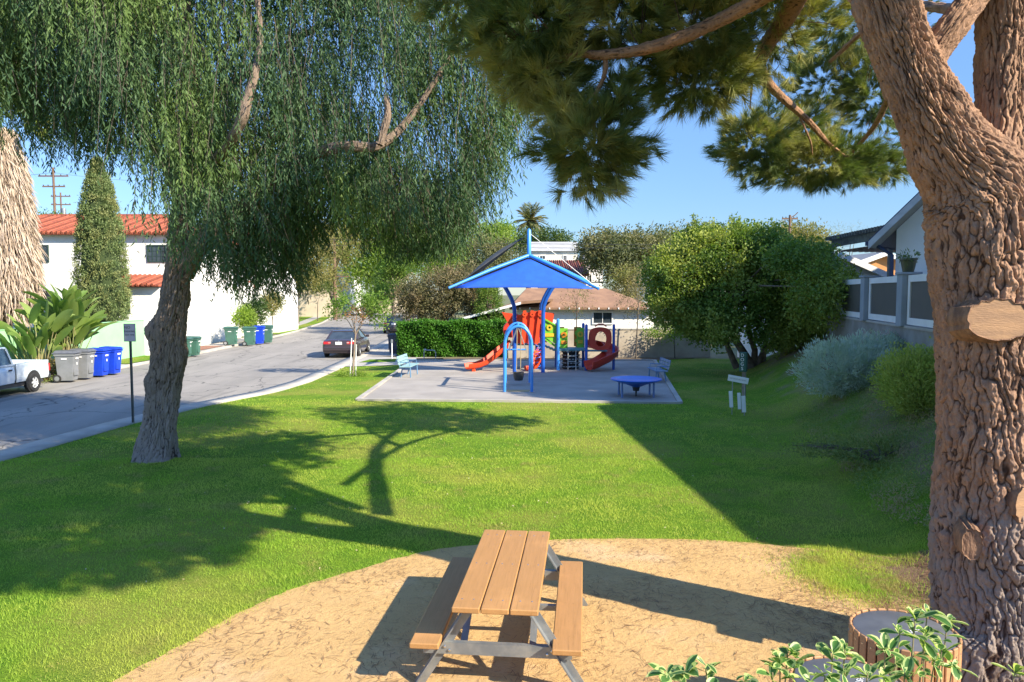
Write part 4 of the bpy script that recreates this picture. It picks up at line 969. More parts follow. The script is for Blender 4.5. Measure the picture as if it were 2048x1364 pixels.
# ================================================================== right side: retaining wall, fence, neighbours
def right_side():
    BLK = mat('grey_block', (.30, .29, .27), (.22, .205, .18), scale=1.1, rough=.95, bump=.5, bscale=14)
    PIL = mat('blue_grey_render', (.30, .33, .36), (.26, .29, .32), scale=2, rough=.9, bump=.2)
    PAN = mat('taupe_panel', (.10, .09, .075), (.085, .08, .068), scale=1, rough=.6)
    a = math.atan(.22); pitch = 3.88
    ys = []; y = 19.15+.0
    while y > 0: y -= pitch*math.cos(a)
    while y < 45:
        if y > 10: ys.append(y)
        y += pitch*math.cos(a)
    w = empty('retaining_wall', (fence_x(0), 0, 0), -a, 'low grey block retaining wall under the panelled fence on the right', 'wall')
    L = 46
    y_s = ys[0]/math.cos(a)-.25; L -= y_s; b = MB(); b.box((.10, y_s+L/2, 1.25), (.2, L, 2.5)); o = b.build('wall', BLK, w)
    c = MB(); c.box((.10, y_s+L/2, 2.53), (.26, L, .06)); c.build('coping', CONC, w)
    f = empty('panel_fence', (fence_x(0), 0, 2.56), -a, 'fence of taupe panels in white frames between grey pillars on the retaining wall', 'fence')
    for y in ys:
        q = y/math.cos(a)
        MB().box((.10, q, .64), (.42, .46, 1.34), bev=.01).build('pillar', PIL, f)
        cb = MB().box((.10, q, 1.335), (.50, .56, .05)).build('pillar_cap', PIL, f)
    for y in ys[:-1]:
        q0 = y/math.cos(a)+.26; q1 = q0+pitch-.52
        fr = MB(); h = 1.28; t_ = .17
        fr.box((.06, (q0+q1)/2, .03+t_/2), (.07, q1-q0, t_)); fr.box((.06, (q0+q1)/2, h-t_/2), (.07, q1-q0, t_)); fr.box((.058, q0+t_/2, .03+h/2-.015), (.07, t_, h-.03)); fr.box((.058, q1-t_/2, .03+h/2-.015), (.07, t_, h-.03))
        fo = fr.build('fence_panel', WHITEP, f)
        MB().box((.07, (q0+q1)/2, h/2+.01), (.03, q1-q0-.1, h-.1)).build('panel_infill', PAN, fo)
    # flower pot on the pillar near px 1857
    yp = min(ys, key=lambda v: abs(v-19.15)); 
    px, py = fence_x(yp)+.10, yp
    t = empty('flower_pot', (px, py, 2.56+1.36), 0, 'small dark green flower pot with a low plant on a fence pillar', 'flower pot')
    MB().lathe([(.001, 0), (.13, 0), (.19, .30), (.21, .31), (.21, .36), (.17, .36), (.16, .3), (.001, .3)], n=24).build('pot', mat('green_glaze', (.07, .08, .04), (.05, .06, .03), rough=.4), t, smooth=True)
    foliage('plant', [((0, 0, .40), (.24, .24, .08))], 14, 9, .05, .12, .035, leafmat('pot_plant', (.10, .16, .05), (.16, .2, .1)), t, outk=1.0)
    # white gabled house, turned so its gable wall is in its own shade
    HW = mat('pale_blue_white_wall', (.82, .83, .83), (.78, .79, .80), scale=1, rough=.9, bump=.15, bscale=30)
    NAVY = mat('navy_trim', (.03, .05, .12), (.025, .04, .10), rough=.5); SOF = mat('soffit_paint', (.36, .35, .31), (.32, .31, .28), rough=.8)
    gx = Vector((.75, -.66, 0)).normalized(); ang = math.atan2(gx.y, gx.x)
    t = empty('gabled_house', (11.35, 22.0, 0), ang, 'white gabled house with navy roof edge behind the panelled fence at right', 'house')
    W, D, e = 9.0, 12.5, 5.25; rg = e+W/2*1.0
    MB().prism([(0, 0), (W, 0), (W, e), (W/2, rg), (0, e)], 0, D).build('wall', HW, t)
    for s in (-1, 1):
        # roof slabs, overhanging
        x0 = W/2; x1 = W/2+s*(W/2+.55); z1 = e-.55
        poly = [(x0, rg+.06), (x1, z1+.06), (x1, z1+.24), (x0, rg+.26)]
        MB().prism(poly, -.75, D+.5).build('roof', NAVY, t)
        so = [(x0, rg+.055), (x1, z1+.055), (x1, z1-.0), (x0, rg-.0)]
        MB().prism([(x0, rg+.05), (x1, z1+.05), (x1, z1+.01), (x0, rg+.01)], -.70, -.004).build('soffit', SOF, t)
        MB().prism([(x0, rg+.19), (x1, z1+.19), (x1, z1-.03), (x0, rg-.03)], -.79, -.752).build('rake_board', mat('rake_white', (.5, .52, .55)), t)
    MB().box((-.58, D/2-.2, e-.42), (.14, D+1.1, .12)).build('gutter', NAVY, t)
    MB().tube([(-.5, -.1, e-.45), (-.08, -.12, e-.75), (-.06, -.12, 2.0)], .06, 8).build('downspout', NAVY, t, smooth=True)
    # unseen house placed outside the frame to shade the right half of the lawn
    t = empty('unseen_shade_house', (13.1, 10.95, 0), R(3.6), 'unseen white house past the right edge, placed to shade the lawn', 'house')
    MB().box((.1, 0, 3.15), (4.0, 11.9, 6.3)).build('wall', HW, t)
    MB().prism([(-2.15, 6.3), (2.4, 6.3), (2.4, 6.55), (0.1, 7.2), (-2.15, 6.55)], -6.1, 6.1).build('roof', NAVY, t)
    for y in (-3, 0, 3):
        f = MB(); f.box((-1.93, y, 4.6), (.06, 1.3, 1.2)); fo = f.build('window', WHITEP, t); MB().box((-1.965, y, 4.6), (.02, 1.15, 1.05)).build('pane', GLASS, fo)
    # pergola
    WD = mat('weathered_pergola_wood', (.20, .19, .15), (.12, .11, .09), scale=5, rough=.9)
    t = empty('pergola', (11.6, 24.2, 0), 0, 'weathered wooden pergola roof of grey slats beside the gabled house', 'pergola')
    A = [P(1664, 490, 30)-Vector((11.6, 24.2, 0)), P(1782, 458, 24.6)-Vector((11.6, 24.2, 0))]
    dirv = (A[1]-A[0]); dirv.z = 0; dirv.normalize(); back = Vector((.97, .25, 0))
    zt = 5.35
    p0 = Vector((A[0].x, A[0].y, zt)); p1 = Vector((A[1].x, A[1].y, zt)); b = MB(); b.beam(p0, p1, .06, .28); b.build('beam', WD, t); b = MB(); b.beam(p0+back*3.2, p1+back*3.2, .06, .24); b.build('beam', WD, t)
    n = 22
    b = MB()
    for i in range(n+1): q = p0.lerp(p1, i/n)+Vector((0, 0, .2)); b.beam(q-back*.3, q+back*3.5, .05, .14)
    b.build('slats', WD, t)
    b = MB()
    for i in range(12):
        q = p0+back*(.2+.28*i)+Vector((0, 0, -.3)); b.beam(q, q+(p1-p0), .09, .03)
    b.build('slats', mat('red_brown_slats', (.22, .10, .08), (.3, .2, .17), scale=4), t)
    for q in (p0, p1, p0+back*3.2, p1+back*3.2): MB().beam(Vector((q.x, q.y, 0)), Vector((q.x, q.y, zt)), .12, .12, up=Vector((0, 1, 0))).build('post', WD, t)
    # white garage gable and orange house behind
    def gable(name, label, px0, px1, pye, pxr, pyr, Y, wm, rm, bh, D=6, cat='house', ov=.25, trim=WHITEP):
        a_ = P(px0, pye, Y); c_ = P(px1, pye, Y); r_ = P(pxr, pyr, Y)
        t = empty(name, (a_.x, Y, 0), 0, label, cat); w_ = c_.x-a_.x; rx = r_.x-a_.x
        MB().prism([(0, 0), (w_, 0), (w_, a_.z), (rx, r_.z), (0, a_.z)], 0, D).build('wall', wm, t)
        for x1 in (0, w_):
            s = -1 if x1 == 0 else 1; sl = (r_.z-a_.z)/max(.01, abs(rx-x1)); xe = x1+s*ov; ze = a_.z-sl*ov
            MB().prism([(rx, r_.z+.02), (xe, ze+.02), (xe, ze+.2), (rx, r_.z+.2)], -ov, D+ov).build('roof', rm, t)
            MB().prism([(rx, r_.z+.22), (xe, ze+.22), (xe, ze-.06), (rx, r_.z-.06)], -ov-.05, -ov-.003).build('rake_board', trim, t)
        return t
    g = gable('white_outbuilding', 'low white outbuilding with grey roof seen under the pergola', 1560, 1772, 556, 1672, 512, 33, WHITEW, mat('grey_shingle', (.25, .25, .25), (.2, .2, .2), scale=3), 3)
    g = gable('orange_house', 'small orange gabled house with white trim beyond the outbuilding', 1700, 1830, 535, 1768, 510, 43, mat('orange_stucco', (.58, .27, .10), (.52, .24, .09), rough=.9), mat('grey_shingle', (.25, .25, .25)), 3)
    window(g, 2.4, -.04, 2.9, .7, .9, WHITEP, 2, 2)
right_side()

# ================================================================== boundary behind the playground
def back_side():
    BW = mat('tan_block_wall', (.44, .38, .30), (.34, .29, .23), scale=1.2, rough=.95, bump=.4, bscale=18)
    t = empty('block_wall', (4.0, 38.3, 0), R(3), 'tan block wall behind the playground', 'wall')
    MB().box((1.1, .1, .74), (10.6, .2, 1.48)).build('wall', BW, t); MB().box((1.1, .1, 1.5), (10.7, .26, .05)).build('coping', CONC, t)
    # garage
    t = empty('garage', (.3, 42.5, 0), 0, 'white garage with brown hip roof behind the block wall', 'garage')
    W, e = 7.85, 2.50
    MB().box((W/2, 3, e/2), (W, 6, e)).build('wall', WHITEW, t)
    r = MB(); z1 = e+.05; z2 = e+1.15; ov = .45
    v = [(-ov, -ov, z1), (W+ov-.3, -ov, z1), (W+ov-.3, 6+ov, z1), (-ov, 6+ov, z1), (.6, 3, z2+.02), (W-2.4, 3, z2)]
    v2 = [(x, y, z-.12) for x, y, z in v[:4]]
    r.add(v+v2, [(0, 1, 5, 4), (1, 2, 5), (2, 3, 4, 5), (3, 0, 4), (6, 9, 8, 7), (0, 6, 7, 1), (1, 7, 8, 2), (2, 8, 9, 3), (3, 9, 6, 0)]); r.build('roof', BROWNR, t)
    for i in range(14): MB().box((.15+i*.56, -.28, e-.0), (.07, .42, .10)).build('rafter_tail', WHITEP, t)
    window(t, 4.9, -.03, 1.95, 1.05, .6, WHITEP, 2, 1, .07)
    # left low gable with open carport
    b = MB(); b.prism([(-3.0, 1.9), (-3.0, 2.02), (.2, 2.9), (2.0, 3.05), (2.0, 2.9), (.2, 2.75)], -.9, 2.5); b.build('porch_roof', BROWNR, t)
    b = MB(); b.prism([(-3.1, 1.86), (-3.1, 2.0), (.2, 2.88), (.2, 2.74)], -.96, -.905); b.build('rake_board', WHITEP, t)
    MB().box((-1.4, .6, 1.1), (2.6, .2, 2.1)).build('carport_shade', mat('dark_opening', (.05, .04, .035)), t)  # dark slab stands for the shaded inside of the open carport
    # clipped hedge
    HG = leafmat('hedge_leaves', (.05, .15, .015), (.10, .26, .03), (.07, .18, .02), trans=.3, patch=1.5)
    t = empty('clipped_hedge', (-3.2, 40.0, 0), 0, 'clipped bright green hedge left of the playground', 'hedge')
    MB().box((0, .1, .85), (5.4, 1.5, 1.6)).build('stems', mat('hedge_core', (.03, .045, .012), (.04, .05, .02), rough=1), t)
    n = 17000; f = rng.random(n); p = np.empty((n, 3)); 
    p[:, 0] = rng.uniform(-2.85, 2.85, n); p[:, 1] = np.where(f < .62, -.72, rng.uniform(-.75, .9, n)); p[:, 2] = np.where(f < .62, rng.uniform(0.02, 1.82, n), 1.76)
    s_ = f > .9; p[s_, 0] = np.where(rng.random(s_.sum()) < .5, -2.82, 2.82); p[s_, 2] = rng.uniform(0, 1.8, s_.sum())
    p += rng.normal(size=(n, 3))*.06; p[:, 1] += .10*np.sin(p[:, 0]*4+p[:, 2]*3); p[:, 2] += .06*np.sin(p[:, 0]*3.1)*(p[:, 2] > 1.2)
    d = unit(n)+np.array([0, -.7, .1]); V, Fc = leaf_arrays(p, d, .13*rng.uniform(.7, 1.3, n), .085); npmesh('foliage', V, Fc, HG, t)
    OL = leafmat('olive_leaves', (.10, .105, .045), (.17, .15, .075), (.22, .17, .09), trans=.25, patch=1.2)
    G1 = leafmat('mid_green_leaves', (.07, .15, .025), (.13, .22, .04), (.16, .22, .04), trans=.35, patch=.7)
    LIME = leafmat('lime_leaves', (.16, .26, .03), (.26, .36, .05), (.22, .30, .06), trans=.4, patch=.5)
    GR = leafmat('grey_green_leaves', (.10, .12, .05), (.16, .175, .08), (.19, .18, .08), trans=.25, patch=.4)
    DK = leafmat('dark_leaves', (.035, .07, .015), (.06, .11, .025), (.09, .13, .03), trans=.25, patch=.6)
    TAN = leafmat('dry_olive_leaves', (.20, .18, .06), (.28, .25, .09), (.16, .18, .05), trans=.35, patch=.4)
    def E(px, py, Y, rx, ry, rz, O): c = P(px, py, Y)-Vector(O); return ((c.x, c.y, c.z), (rx*Y/F, ry, rz*Y/F))
    def T(name, label, Y, pxb, ells, ncl, nlf, sig, Lf, Wf, lm, group=None, r=.12, lean=.0, bark=BARK, trunks=None, shell=(.4, 1), z0=0, flat=1., htr=.45, cat='tree', low=-1.):
        b = P(pxb, 700, Y); O = (b.x, Y, z0)
        es = [E(*e[:3], e[3], e[4], e[5], O) for e in ells]
        top = np.mean([e[0][2] for e in es])*htr+.3; cx = np.mean([e[0][0] for e in es])
        if trunks is None: trunks = [([(0, 0, -.1), (cx*.2+lean, 0, top*.5), (cx*.5, 0, top)], [r*1.2, r, r*.75])]
        return tree(name, label, cat, O, trunks, es, ncl, nlf, sig, Lf, Wf, lm, bark=bark, group=group, shell=shell, flat=flat, low=low)
    # shrubby trees over the hedge
    T('bushy_tree', 'olive brown bushy tree rising directly behind the clipped hedge', 43.5, 880, [(870, 590, 43.5, 75, 2, 55), (930, 575, 44, 55, 1.6, 45), (825, 600, 43, 35, 1.2, 45), (960, 610, 44, 30, 1, 40)], 900, 26, .17, .20, .06, OL)
    T('clipped_shrub', 'rounded clipped green shrub between the hedge and the garage', 42, 975, [(978, 620, 42, 26, .8, 55)], 260, 24, .12, .11, .06, G1, shell=(.75, 1), cat='shrub')
    # main spreading tree right of the playground
    b = (10.3, 31.6, .25)
    tr = [([(0, 0, -.1), (-.4, 0, .6), (-.95, .1, 1.5), (-1.5, .2, 2.3)], [.22, .17, .13, .1]), ([(.1, .1, -.1), (.1, 0, .7), (-.2, 0, 1.5), (-.1, .3, 2.6)], [.16, .13, .11, .09]),
          ([(.2, 0, -.1), (.5, 0, .7), (.7, .1, 1.6), (1.3, .3, 2.4)], [.16, .12, .1, .08]), ([(-.6, .2, -.1), (-1.0, .2, .8), (-1.1, .3, 1.8), (-2.4, .4, 2.7)], [.15, .12, .1, .08]), ([(.45, -.2, -.1), (.5, -.2, .8), (.42, -.2, 1.6)], [.05, .045, .04])]
    def EB(px, py, Y, rx, ry, rz): return E(px, py, Y, rx, ry, rz, b)
    el = [EB(1365, 560, 31, 68, 1.7, 78), EB(1440, 515, 31.5, 95, 2.2, 62), EB(1335, 610, 30.6, 42, 1.2, 45), EB(1400, 635, 30.6, 65, 1.4, 42), EB(1545, 530, 31.5, 75, 2.0, 50), EB(1470, 600, 30.5, 95, 1.8, 60), EB(1590, 605, 30.5, 85, 1.7, 62), EB(1665, 590, 30.5, 48, 1.3, 62), EB(1560, 665, 30, 58, 1.3, 34), EB(1500, 482, 32, 80, 1.8, 30), EB(1625, 535, 32, 55, 1.4, 42), EB(1405, 485, 32, 55, 1.6, 30), EB(1325, 555, 31, 38, 1.4, 45), EB(1620, 655, 29.5, 50, 1.2, 35), EB(1430, 650, 30, 60, 1.5, 38), EB(1640, 590, 26.6, 58, 1.3, 66), EB(1600, 520, 28, 60, 1.4, 40)]
    t = tree('spreading_tree', 'broad round multi stemmed tree right of the playground, its right half in shade', 'tree', b, tr, el, 3900, 30, .17, .13, .08, leafmat('laurel_leaves', (.09, .16, .03), (.18, .26, .045), (.30, .34, .07), trans=.32, patch=.5), bark=PEPM, shell=(.5, 1.03))
    for px, py, h in ((1388, 455, 40), (1463, 445, 30), (1478, 452, 20)):   # upright leaders above the crown
        c = P(px, py, 31.5)-Vector(b); foliage('crown', [((c.x, c.y, c.z), (.17, .17, h*31.5/F*.9))], 16, 16, .07, .12, .06, MATS['laurel_leaves'], t)
    tree('unseen_shade_tree', 'unseen broadleaf tree past the right edge, added to shade the spreading tree', 'tree', (20.3, 25.0, 0), [([(0, 0, 0), (.1, 0, 4), (0, .1, 8)], [.35, .3, .22])], [((0, 0, 10.6), (3.3, 3.2, 2.2)), ((-.8, 1.6, 9.6), (2.4, 2.4, 1.5))], 1300, 26, .3, .3, .16, DK, seed=3)  # added out of view to darken the right half of the spreading tree
    # small trees
    SAP = leafmat('sapling_leaves', (.12, .16, .05), (.2, .2, .08), (.30, .15, .09), trans=.35, patch=2)
    T('crape_myrtle', 'sparse young tree against the garage wall behind the play structure', 37.6, 1152, [(1155, 605, 37.6, 38, .8, 40)], 70, 9, .12, .10, .035, SAP, r=.03, htr=.85, group='young trees by the block wall')
    T('crape_myrtle', 'young tree with olive crown at the right end of the garage', 37.8, 1272, [(1268, 595, 37.8, 38, .9, 55), (1290, 560, 38.5, 30, .8, 40)], 190, 12, .14, .10, .04, OL, r=.03, htr=.7, group='young trees by the block wall')
    T('leafy_shrub', 'pale yellow green shrub spilling over the right end of the block wall', 38.0, 1350, [(1330, 665, 38, 48, .6, 16), (1372, 650, 37, 25, .6, 25)], 120, 14, .12, .11, .05, LIME, r=.03, cat='shrub')
    T('leafy_shrub', 'yellow green shrub behind the garage roof right corner', 50, 1265, [(1255, 575, 50, 38, 1.5, 42), (1225, 600, 50, 30, 1.2, 22)], 260, 18, .2, .18, .08, TAN, r=.06, cat='shrub')
    T('round_tree', 'large grey green tree with a dark leaning trunk behind the garage', 66, 1250, [(1235, 500, 66, 75, 4, 42), (1290, 500, 66, 60, 3, 42), (1190, 500, 66, 35, 2.5, 38), (1325, 490, 68, 30, 2, 32), (1240, 540, 64, 50, 2, 25)], 800, 24, .38, .32, .12, GR, r=.4, htr=.5)
    T('broad_tree', 'broad grey green tree left of the canopy mast', 72, 960, [(960, 505, 72, 65, 4, 38), (915, 520, 72, 45, 3, 35), (1005, 520, 72, 40, 3, 38), (960, 545, 70, 60, 3, 28)], 700, 24, .38, .3, .1, GR, r=.35)
    T('lime_tree', 'bright lime green tree behind the canopy mast', 95, 990, [(985, 480, 95, 42, 4, 30), (1000, 465, 96, 28, 3, 20)], 300, 24, .45, .35, .16, LIME, r=.4)
    T('dark_tree', 'dark rounded tree below the tall date palm', 110, 1110, [(1105, 480, 110, 38, 4, 20), (1050, 485, 108, 30, 3, 25)], 280, 22, .5, .4, .18, DK, r=.4)
    T('dome_tree', 'yellow green dome shaped tree behind the utility pole', 85, 1600, [(1600, 490, 85, 68, 5, 40), (1560, 480, 84, 40, 4, 28)], 520, 26, .45, .34, .14, TAN, r=.4)
    T('bare_tree', 'pinkish bare twiggy tree beyond the pergola', 78, 1700, [(1690, 470, 78, 45, 3, 24)], 90, 5, .35, .5, .02, TAN, r=.15)
    T('hazy_tree', 'olive tree between the canopy and the spreading tree', 90, 1380, [(1370, 490, 90, 50, 4, 36), (1420, 470, 90, 30, 3, 20)], 320, 22, .5, .36, .15, GR, r=.4)
    # backdrop of trees on the left side of the street
    T('street_tree', 'olive street tree with a whitewashed trunk on the far verge', 80, 592, [(610, 520, 80, 60, 4, 55), (580, 470, 80, 55, 4, 50), (640, 480, 80, 40, 3, 50), (600, 560, 78, 42, 2, 22)], 620, 22, .42, .34, .10, TAN, r=.01, trunks=[([(0, 0, 0), (0, 0, 2.4)], [.42, .38]), ([(0, 0, 2.2), (.3, 0, 4), (1, 0, 6)], [.30, .25, .2])], bark=BARK)
    T('lime_tree', 'yellow green tree beyond the end of the street', 112, 740, [(720, 500, 112, 70, 6, 60), (790, 500, 112, 60, 6, 55), (740, 550, 110, 60, 4, 34), (850, 500, 105, 50, 5, 60)], 900, 24, .6, .45, .18, LIME, r=.5)
    T('pale_weeping_tree', 'pale lime weeping tree left of the blue canopy', 58, 880, [(880, 480, 58, 55, 3, 60), (920, 440, 58, 32, 2, 40), (850, 520, 58, 40, 2, 40)], 700, 24, .30, .3, .05, LIME, r=.25)
    T('olive_tree', 'tan olive tree at the left end of the street', 96, 680, [(680, 480, 96, 50, 4, 60), (655, 560, 92, 40, 3, 22), (560, 500, 95, 60, 4, 50)], 560, 22, .5, .4, .14, TAN, r=.4)
    T('green_tree', 'mid green tree over the right kerb beyond the dark cars', 66, 790, [(780, 560, 66, 34, 2.4, 40), (800, 520, 66, 34, 2.4, 34), (760, 590, 64, 22, 1.6, 22)], 420, 20, .3, .25, .10, G1, r=.2)
    for i, (px, py, Y, rx, rz, lm, lb) in enumerate(((636, 572, 88, 30, 20, DK, 'dark blue green shrub on the far lawn beside the pole'), (512, 622, 50, 24, 30, DK, 'dark upright shrub against the white villa steps'), (490, 636, 48.5, 20, 20, LIME, 'orange green shrub at the foot of the white house'), (545, 605, 58, 20, 26, TAN, 'dry shrub at the corner of the far lawn'), (555, 580, 80, 25, 20, OL, 'brown shrub beyond the far lawn'))):
        T('garden_shrub', lb, Y, px, [(px, py, Y, rx, 1.0, rz)], 150, 18, .18, .2, .06, lm, r=.05, cat='shrub')
    T('roadside_tree', 'green tree peeking over the red tiled roof at far left', 75, 90, [(95, 448, 75, 40, 3, 22), (130, 455, 76, 40, 3, 18)], 240, 20, .35, .3, .12, G1, r=.3)
    # young staked tree on the verge
    b = P(705, 752, 30.0); O = (b.x, 30.0, .0)
    t = empty('young_tree', O, 0, 'young forked tree with lime and rusty leaves tied to a white stake', 'tree')
    st = MB(); st.tube([(0, 0, 0), (.08, 0, .9), (.12, 0, 1.5), (.16, 0, 1.75)], [.045, .04, .035, .03], 10)
    for e in ((-.35, .1, 2.5), (.1, -.1, 2.6), (.55, .1, 2.45), (.75, 0, 2.1), (-.1, .3, 2.7)):
        st.tube([(.15, 0, 1.7), (.15+(e[0]-.15)*.5, e[1]*.5, 2.15), e], [.025, .017, .006], 6)
    st.build('trunk', mat('sapling_bark', (.32, .25, .20), (.22, .17, .13), scale=8, rough=.9), t, smooth=True)
    MB().tube([(-.10, .02, 0), (-.02, .02, 1.55)], .022, 8).build('stake', WHITEP, t)
    MB().tube([(.14, -.03, 0), (.17, -.03, 1.3)], .02, 8).build('stake', WHITEP, t)
    foliage('crown', [((.1, 0, 3.0), (.95, .8, .45)), ((.9, .1, 2.9), (.75, .7, .55)), ((-.55, 0, 2.75), (.5, .5, .35)), ((1.15, 0, 2.35), (.35, .4, .4))], 150, 16, .12, .13, .055, leafmat('young_leaves', (.13, .24, .035), (.22, .32, .06), (.13, .20, .04), trans=.4, patch=1), t)
    foliage('rusty_leaves', [((.25, -.1, 2.55), (.55, .4, .3))], 42, 10, .1, .10, .045, leafmat('rusty_leaves', (.30, .15, .07), (.38, .2, .1), trans=.3), t)
    foliage('weeds', [((.05, -.1, .05), (.7, .35, .08))], 60, 14, .1, .12, .03, LIME, t)
    # date palm far away
    O = P(1058, 560, 115); O = Vector((O.x, 115, 0)); t = empty('date_palm', O, 0, 'tall date palm with arching fronds on the skyline above the canopy mast', 'palm tree')
    top = P(1060, 442, 115)-O
    MB().tube([(0, 0, 0), (0, 0, top.z*.5), top], [.5, .45, .55], 12).build('trunk', BARK, t, smooth=True)
    fr = MB(); rr = random.Random(4); PT = []; DD = []
    for k in range(75):
        a = rr.uniform(0, 6.28); el = rr.uniform(-.6, 1.45); Lf = rr.uniform(2.4, 3.2)
        d = Vector((math.cos(a)*math.cos(el), math.sin(a)*math.cos(el), math.sin(el))); p = top.copy(); prev = p.copy()
        for s in range(9):
            d.z -= .09; d.normalize(); p = p+d*Lf/9; sd = d.cross(Vector((0, 0, 1))).normalized()
            for q in range(2):
                for sg in (-1, 1): PT.append(list(prev.lerp(p, q/2))); DD.append(list(sd*sg+d*.9+Vector((0, 0, -.3))))
            prev = p.copy()
    V, Fc = leaf_arrays(np.array(PT), np.array(DD), .75, .11); npmesh('fronds', V, Fc, leafmat('palm_fronds', (.10, .13, .045), (.2, .2, .08), (.22, .18, .08), trans=.2), t)
PEPM = mat('smooth_brown_bark', (.20, .15, .12), (.12, .09, .07), scale=5, rough=.85, bump=.6, bscale=20)
back_side()
# ================================================================== left side of the street
def left_side():
    GREENW = mat('pale_green_wall', (.32, .60, .34), (.28, .54, .30), scale=1, rough=.9, bump=.15, bscale=30)
    t = empty('green_wall', (-19.75, 22, 0), R(-1.2), 'pale green garden wall behind the pickup and the wheeled bins', 'wall')
    MB().box((.1, 8.3, .98), (.2, 16.6, 1.96)).build('wall', GREENW, t); MB().box((.1, 8.3, 1.975), (.24, 16.6, .03)).build('coping', GREENW, t)
    t = empty('white_garden_wall', (-19.4, 38.7, 0), R(4.2), 'white rendered garden wall continuing from the green wall', 'wall')
    MB().box((.1, 8.6, .95), (.2, 17.1, 1.9)).build('wall', WHITEW, t); MB().box((.1, 8.6, 1.92), (.28, 17.1, .05)).build('coping', WHITEW, t)
    GF = mat('dark_green_window_frame', (.025, .05, .045), (.03, .06, .05), rough=.5)
    # villa
    t = empty('white_villa', (-34.5, 46, 0), 0, 'two storey white villa with red tile roof behind the cypress', 'house')
    W, e = 13.6, 6.95
    MB().box((W/2, 5, e/2), (W, 10, e)).build('wall', WHITEW, t)
    def troof(x0, x1, y0, y1, z, h, par, inset=None, ov=.4):
        inset = inset if inset is not None else (y1-y0)/2
        b = MB(); ym = (y0+y1)/2; x0 -= ov; x1 += ov; y0 -= ov; y1 += ov
        v = [(x0, y0, z), (x1, y0, z), (x1, y1, z), (x0, y1, z), (x0+inset, ym, z+h), (x1-inset, ym, z+h)]
        b.add(v+[(a, c, d-.1) for a, c, d in v[:4]], [(0, 1, 5, 4), (1, 2, 5), (2, 3, 4, 5), (3, 0, 4), (6, 9, 8, 7), (0, 6, 7, 1), (1, 7, 8, 2), (2, 8, 9, 3), (3, 9, 6, 0)])
        n = int((x1-x0)/.30)
        for i in range(n):   # rounded cover tiles running up the front slope
            x = x0+.15+i*.30; top = ym if x0+inset < x < x1-inset else y0+(ym-y0)*min(1, (x-x0 if x < (x0+x1)/2 else x1-x)/inset)
            k = (top-y0)/(ym-y0); b.tube([(x, y0-.04, z+.02), (x, top, z+h*k+.02)], .085, 6)
        for (a, c) in (((x0, y0, z+.03), (x0+inset, ym, z+h+.05)), ((x1, y0, z+.03), (x1-inset, ym, z+h+.05)), ((x0+inset, ym, z+h+.05), (x1-inset, ym, z+h+.05))): b.tube([a, c], .10, 8)
        b.build('roof', TILE, par)
    troof(0, W, 0, 10, e+.1, 1.55, t, 3.0)
    window(t, 5.15, -.03, 5.8, 1.35, .95, GF, 4, 3); window(t, 5.25, -.03, 2.9, 1.3, 1.1, GF, 4, 3); window(t, 12.55, -.03, 5.8, 1.1, .95, GF, 4, 3)
    # projecting entrance
    MB().box((W-1.6, -1.25, 1.85), (3.6, 2.49, 3.7)).build('porch', WHITEW, t)
    b = MB(); b.prism([(-2.9, 3.75), (-2.9, 3.85), (.05, 4.45), (.05, 3.75)], 9.9, W+.35, 'X')
    for i in range(13): b.tube([(10.0+.3*i, -2.95, 3.86), (10.0+.3*i, 0, 4.47)], .085, 6)
    b.build('porch_roof', TILE, t)
    window(t, W-2.0, -2.53, 2.75, .85, 1.0, GF, 3, 3)
    # garage wing with pale teal doors
    t = empty('white_garage_wing', (-25.5, 57.5, 0), 0, 'white garage wing with pale teal door beyond the weeping branches', 'house')
    MB().box((2.3, 3, 2.1), (4.6, 6, 4.2)).build('wall', WHITEW, t)
    TL = mat('pale_teal_door', (.40, .62, .55), (.34, .55, .49), rough=.6)
    window(t, .55, -.03, 2.7, .6, .9, GF, 2, 3); MB().box((1.7, -.03, 2.9), (1.2, .06, 1.6)).build('shutter', TL, t); MB().box((3.5, -.03, 1.9), (1.1, .06, 3.2)).build('door', TL, t); MB().box((2.3, -.2, 4.27), (4.9, .5, .12)).build('cornice', GF, t)
    # second villa with flared buttress
    t = empty('stepped_white_house', (-27, 62.5, 0), 0, 'white house with red shuttered window and curved buttress at the bend of the street', 'house')
    MB().prism([(0, 0), (7.2, 0), (7.2, 3.4), (7.0, 4.4), (6.5, 5.2), (5.7, 5.7), (5.7, 8.0), (0, 8.0)], 0, 6).build('wall', WHITEW, t)
    troof(0, 5.7, 0, 6, 8.05, 1.1, t, 1.6)
    window(t, 2.0, -.03, 6.4, 1.2, 1.0, GF, 3, 3); window(t, 1.6, -.03, 2.6, 1.0, 1.1, GF, 2, 3); window(t, 6.3, -.03, 2.6, .5, .9, GF, 1, 3)
    window(t, 5.0, -.04, 6.5, .5, .9, mat('red_shutter', (.45, .04, .03), (.4, .03, .03)), 1, 2, gm=mat('red_shutter', (1, 0, 0)))
    MB().box((4.5, -1.3, 3.6), (2.2, 2.5, .14)).build('porch_roof', GF, t); MB().box((4.5, -1.2, 1.78), (1.9, 2.2, 3.5)).build('porch', WHITEW, t)
    MB().lathe([(.01, -.45), (.28, -.4), (.46, -.15), (.46, .15), (.28, .4), (.01, .45)], (5.7, -2.3, 3.9), 16).build('finial', mat('terracotta', (.45, .12, .06), (.4, .1, .05)), t, smooth=True)
